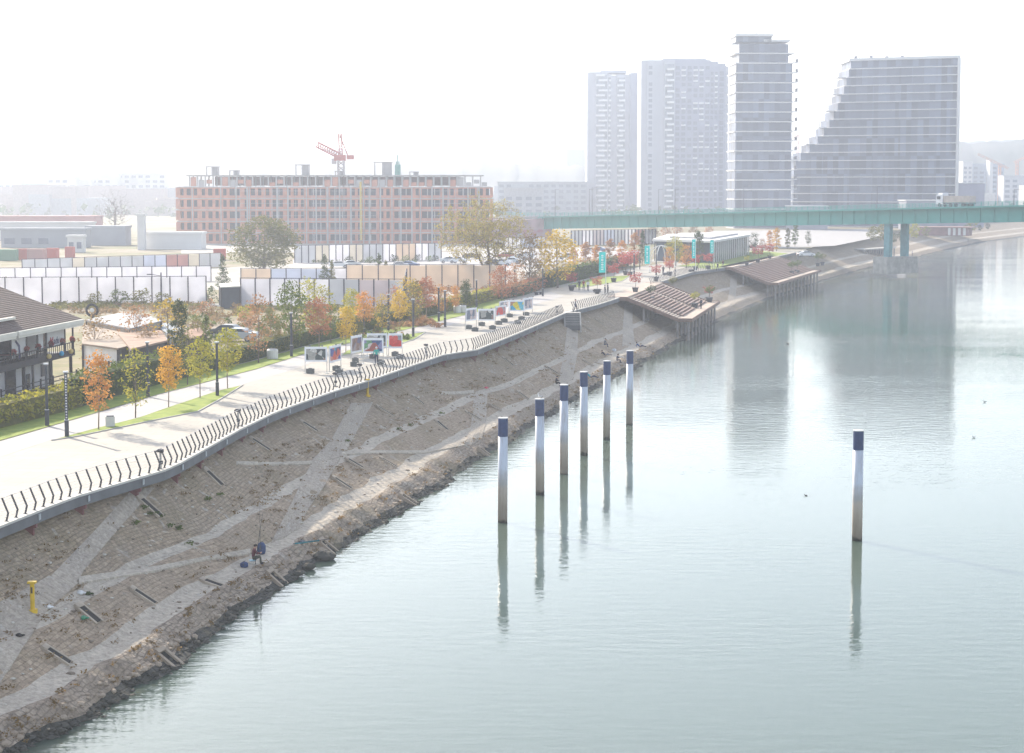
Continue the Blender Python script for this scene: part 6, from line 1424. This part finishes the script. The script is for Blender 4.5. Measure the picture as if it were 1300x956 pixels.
# masts on the bridge
for i, (x, yt_) in enumerate([(723,240),(732,240),(769,238),(818,240),(876,240),(925,236),(1130,236),(1270,240)]):
    # find f where the deck projects to x
    best = min(range(200), key=lambda j: abs(650+F*(bA+d*j/200+nn_*6).x/(bA+d*j/200+nn_*6).y-x)); f = best/200; q = BQ(f, 11.5 if i % 2 else .2, zdeck(f))+Bo
    t = empty('bridge_mast', q, 'thin mast on the bridge deck, %s from the abutment' % ordn(i), 'mast', 'masts on the bridge'); hh = 23+(241-yt_)*q.y/F-q.z
    b = MB(); b.tube((0,0,0),(0,0,hh),.13,.07,hpost,6); b.build('pole', t); b = MB(); b.tube((0,0,hh-.2),(1.6,0,hh),.05,None,hpost,5); b.box((1.7,0,hh),(.7,.25,.12), greyc); b.build('lamp_arm', t)
# truck
best = min(range(400), key=lambda j: abs(650+F*(bA+d*j/400+nn_*2).x/(bA+d*j/400+nn_*2).y-1204)); f = best/400; q = BQ(f, 3.2, zdeck(f)+.02)+Bo
tr = empty('lorry', q, 'white lorry with a long dark trailer driving across the bridge', 'lorry', None, ba+math.pi)
b = MB(); b.box((3.4,0,1.9),(2.2,2.4,2.6), mat('lorry_white', (.6,.6,.62), .5), taper=.93); b.box((3.2,0,3.35),(1.6,2.2,.5), mat('lorry_white2', (.6,.6,.62), .5), taper=.8); b.build('cab', tr)
b = MB(); b.box((4.5,0,2.35),(.06,2.0,.9), glassm); b.box((3.6,1.2,2.35),(1.1,.06,.8), glassm); b.box((3.6,-1.2,2.35),(1.1,.06,.8), glassm); b.build('window', tr)
b = MB(); b.box((-2.2,0,2.0),(8.4,2.4,1.7), mat('trailer_beige', (.42,.36,.32), .8)); b.box((-2.2,0,.95),(8.6,2.2,.4), tdark); b.build('trailer', tr)
for x_ in (3.3,-.2,-4.2,-5.4):
    for s_ in (-1.05,1.05): b = MB(); b.tube((x_,s_-.15,.5),(x_,s_+.15,.5),.5,None,tyre,12); b.build('wheel', tr)

# ---------------------------------------------------------------- glass pavilion
def pavilion():
    P = [gp(x, y, GZ+5.2) for x, y in [(828,303.5),(905,305.5),(953,297.5),(946,295),(848,297)]]; c = sum(P, Vector())/5; c.z = GZ
    t = empty('glass_pavilion', c, 'low flat-roofed pavilion with dark glass walls and a pale roof', 'pavilion'); Q_ = [(p.x-c.x, p.y-c.y) for p in P]
    b = MB(); b.prism(Q_, 4.7, 5.2, slabw); b.build('roof', t)
    b = MB(); b.prism([(x*.7, y*.7) for x, y in Q_], 5.2, 5.6, mat('roof_cover', (.40,.39,.40), .8)); b.build('upper_roof', t)
    W1 = [(x*.93, y*.93) for x, y in Q_]; b = MB(); b.prism(W1, .1, 4.69, tower_glass('pavilion_glass', (.02,.035,.06), (.07,.10,.14), 1.2, 5, .12)); b.build('glass_wall', t)
    for (i, j) in ((0,1),(1,2)):
        a, e = Vector((*Q_[i],0))*.955, Vector((*Q_[j],0))*.955; n_ = int((e-a).length/3)
        for s_ in range(n_+1): q = a.lerp(e, s_/n_); b = MB(); b.box((q.x,q.y,2.35),(.22,.22,4.68), slabw if i else tdark); b.build('column', t)
    b = MB(); b.prism([(x*1.06, y*1.06) for x, y in Q_], 0, .09, M['conc']); b.build('plinth', t)
pavilion()
# riverside kiosk on the far bank
p = gp(1200,299,GZ); t = empty('riverside_kiosk', p, 'reddish flat-roofed kiosk with white curtains on the far bank', 'kiosk', None, -.4)
b = MB(); b.box((0,0,1.5),(18,7,3), mat('kiosk_red', (.22,.11,.11), .8)); b.build('wall', t); b = MB(); b.box((0,0,3.1),(20,8.5,.3), mat('kiosk_roof_red', (.34,.20,.18), .8)); b.build('roof', t)
for i in range(4): b = MB(); b.box((2+i*1.8,-3.6,1.5),(.9,.1,2.6), slabw); b.build('curtain', t)
# dark little pier house under the bridge
p = gp(1108,322,3.0); t = empty('landing_stage', gp(1108,326,1.5), 'dark slatted landing stage at the water below the bridge pier', 'landing stage', None, .9); b = MB(); b.box((0,0,2.6),(22,5,.35), M['conc']); b.build('deck', t)
for i in range(14): b = MB(); b.box((-10.4+i*1.6,-2.3,.9),(.3,.3,3.2), colm); b.build('pile', t)
b = MB(); b.box((0,1.2,1.2),(21,.2,2.6), void); b.build('back_wall', t)

# ---------------------------------------------------------------- city behind
cw = mat('block_white', (.56,.56,.56), .85, .05, .2); cwn = tower_glass('block_window', (.12,.15,.19), (.26,.29,.33), 2.2, 3.0); lred = mat('long_red_roof', (.40,.18,.17), .8, .1, .1); gsh = mat('shed_grey_blue', (.26,.28,.32), .8, .15, .1)
def block(x0, x1, ytop, Y, label, m=cw, name='apartment_block', fl=3.4, grp='apartment blocks beyond the rail yard', bal=False, ybase=None, D=16, win=True):
    k = Y/F; h = 23+(241-ytop)*k-GZ; w_ = (x1-x0)*k; t = empty(name, (((x0+x1)/2-650)*k, Y, GZ), label, 'building', grp)
    b = MB(); b.box((0,D/2,h/2),(w_,D,h), m); b.build('wall', t); b = MB(); b.box((0,D/2,h+.3),(w_+.6,D+.6,.6), m); b.build('roof', t)
    if win:
        n = int(h/fl); nc = max(2, int(w_/4.4)); ww = []
        for f in range(n-1, -1, -1):
            for c in range(nc):
                if R.random() < .9: ww.append(((-w_/2+(c+.5)*w_/nc,-.05,f*fl+1.9),(w_/nc*.6,.14,1.7)))
        many('window', ww, dwin, t, 60)
    return t
block(62,98,225,1250,'white apartment block with small square windows, nearest the long red roof')
block(97,118,229,1260,'white link wing between two white apartment blocks')
block(116,152,222,1270,'white apartment block behind the leafless tree')
block(150,176,221,1280,'white apartment block with vertical window strips')
block(176,212,221,1275,'white apartment block next to the brick building')
block(30,64,234,1300,'blue-grey flats before the white apartment blocks', mat('block_bluegrey', (.34,.38,.43), .85))
block(0,32,231,1320,'pale grey flats at the edge of the view', mat('block_pale', (.48,.48,.50), .85))
block(-40,2,234,1330,'dull flats beyond the long red roof', mat('block_dull', (.40,.40,.42), .85))
block(-60,122,276,640,'long low hall with a faded red roof', lred, 'long_hall', win=False, D=12, grp='halls and sheds of the rail yard')
block(-60,118,283.5,600,'long white low hall in front of the red-roofed one', cw, 'long_hall', win=False, D=5, grp='halls and sheds of the rail yard')
block(2,110,292,520,'row of dark railway wagons under a grey shelter', gsh, 'train_shed', win=True, fl=4.5, D=6, grp='halls and sheds of the rail yard')
block(110,160,289,540,'grey-blue shed beyond the third hoarding row', gsh, 'train_shed', win=False, D=8, grp='halls and sheds of the rail yard')
block(86,106,301,480,'small pale portable cabin in the rail yard', cw, 'site_cabin', win=True, fl=2.6, D=3, grp='halls and sheds of the rail yard')
block(175,184,274,500,'slim white tower-like silo beside the brick building', cw, 'white_silo', win=False, D=2.5, grp='halls and sheds of the rail yard')
block(184,256,297,505,'low white roofed hall before the brick building', cw, 'white_hall', fl=5, D=8, grp='halls and sheds of the rail yard')
block(512,568,171,2300,'faint pale high-rise slab on the far ridge', mat('block_far', (.30,.34,.38), .9), 'distant_high_rise', grp='faint buildings on the ridge', D=40, win=False)
block(478,513,181,2320,'faint lower slab beside the pale high-rise', mat('block_far2', (.36,.38,.42), .9), 'distant_high_rise', grp='faint buildings on the ridge', D=40, win=False)
block(719,744,191,2100,'faint square block on the ridge beside the residential towers', mat('block_far3', (.32,.36,.40), .9), 'distant_high_rise', grp='faint buildings on the ridge', D=30, win=False)
block(632,745,232,1100,'long faint grey office block beyond the bridge ramp', mat('block_far4', (.26,.29,.33), .9), 'office_block', D=20, grp='faint buildings on the ridge')
block(640,690,240,950,'hazy lower block beside the brick building', mat('block_far5', (.30,.31,.34), .9), 'office_block', D=20, grp='faint buildings on the ridge')
block(1220,1232,206,1330,'white stair tower of hillside offices', cw, 'hillside_office', D=14, grp='offices below the wooded hill')
block(1232,1272,209,1340,'blue-grey hillside office block', mat('block_h1', (.30,.35,.42), .85), 'hillside_office', D=14, grp='offices below the wooded hill')
block(1254,1258,204,1325,'white shaft between the hillside offices', cw, 'hillside_office', D=10, grp='offices below the wooded hill', win=False)
block(1272,1300,224,1200,'lower pale hillside flats', mat('block_h2', (.42,.43,.46), .85), 'hillside_office', D=14, grp='offices below the wooded hill')
# hills and the built-up ridge
hillm = mat('hill_woods', (.04,.06,.05), .95, .35, .012, col2=(.12,.12,.11), det=10)
def hill(name, Y, prof, D=900):
    b = MB(); V = []; n = len(prof)-1; xs = []
    x = prof[0][0]
    while x <= prof[-1][0]: xs.append(x); x += 6
    for x in xs:
        yy = interp(x, prof); h = 23+(241-yy)*Y/F-GZ; h += 5*mn.noise(Vector((x*.05, Y, 0)))+3*mn.noise(Vector((x*.21, Y, 4)))
        X = (x-650)*Y/F
        for q, hh in ((-.5,0),(-.35,.35),(-.18,.75),(0,1),(.5,.9),(1,.6)): V.append((X*(1+q*D/Y*.8), Y+q*D, GZ-1+hh*h+(4*mn.noise(Vector((x*.3,q*9,2))) if 0 < hh < 1 else 0)))
    m = len(xs)
    for i in range(m-1):
        for j in range(5): b.F.append((i*6+j,(i+1)*6+j,(i+1)*6+j+1,i*6+j+1)); b.M.append(0)
    b.V = [Vector(v) for v in V]; b.mats = [hillm]; o = struct(b.build(name, smooth=True)); return o
hill('hills', 2300, [(-700,200),(-100,196),(60,192),(150,188),(260,192),(380,186),(470,192),(600,204),(720,208),(820,205),(960,200),(1080,192),(1180,182),(1260,177),(1400,178),(2000,185)])
hill('hills', 1750, [(-700,208),(0,206),(120,203),(250,209),(400,206),(560,205),(640,207),(760,212),(900,212),(1040,205),(1130,192),(1210,181),(1300,178),(1500,182),(2000,190)], 600)
# distant houses read as one mass through the haze
b = MB(); fm_ = [mat('far_house_a', (.5,.5,.5), .9), mat('far_house_b', (.34,.28,.26), .9), mat('far_house_c', (.26,.28,.31), .9)]
for i in range(620):
    x = R.uniform(-250,1500); Y = R.choice([R.uniform(1150,1500), R.uniform(1900,2600)]); X = (x-650)*Y/F
    z = GZ if Y < 1500 else GZ+(Y-1900)/700*45
    w_ = R.uniform(12,40); h_ = R.uniform(8,20)
    b.box((X,Y,z+h_/2-4),(w_,R.uniform(10,20),h_+8), R.choice(fm_), R.uniform(-.4,.4))
tag(b.build('distant_city'), None, None, kind='stuff')
wv = [];
for i in range(900):
    x = R.uniform(-250,1500); Y = R.uniform(1000,2500); wv.append(((x-650)*Y/F, Y, GZ+3+(0 if Y < 1500 else (Y-1500)/1000*45)))
o = link('distant_woods', leaves_mesh('distant_woods', wv, np.array([(14,14,6)]*900), 14000, 4.2, LM['dark'], hollow=.2)); o['kind'] = 'stuff'
# riverside shrubs below the towers and beyond the bridge, as seen between girder and bank
# ---------------------------------------------------------------- haze: the misty air over the river
hb = MB(); hm = bpy.data.materials.new('misty_air'); hm.use_nodes = True
hn = hm.node_tree.nodes; hl = hm.node_tree.links
for nd in list(hn):
    if nd.type == 'BSDF_PRINCIPLED': hn.remove(nd)
pv = hn.new('ShaderNodeVolumePrincipled'); pv.inputs['Color'].default_value = (.58,.63,.74,1); pv.inputs['Density'].default_value = 0.00049; pv.inputs['Anisotropy'].default_value = .45
hl.new(pv.outputs[0], hn['Material Output'].inputs['Volume'])
hb.box((0, 3080, 55), (7400, 6440, 116), hm)
tag(hb.build('haze'), None, None, kind='stuff')
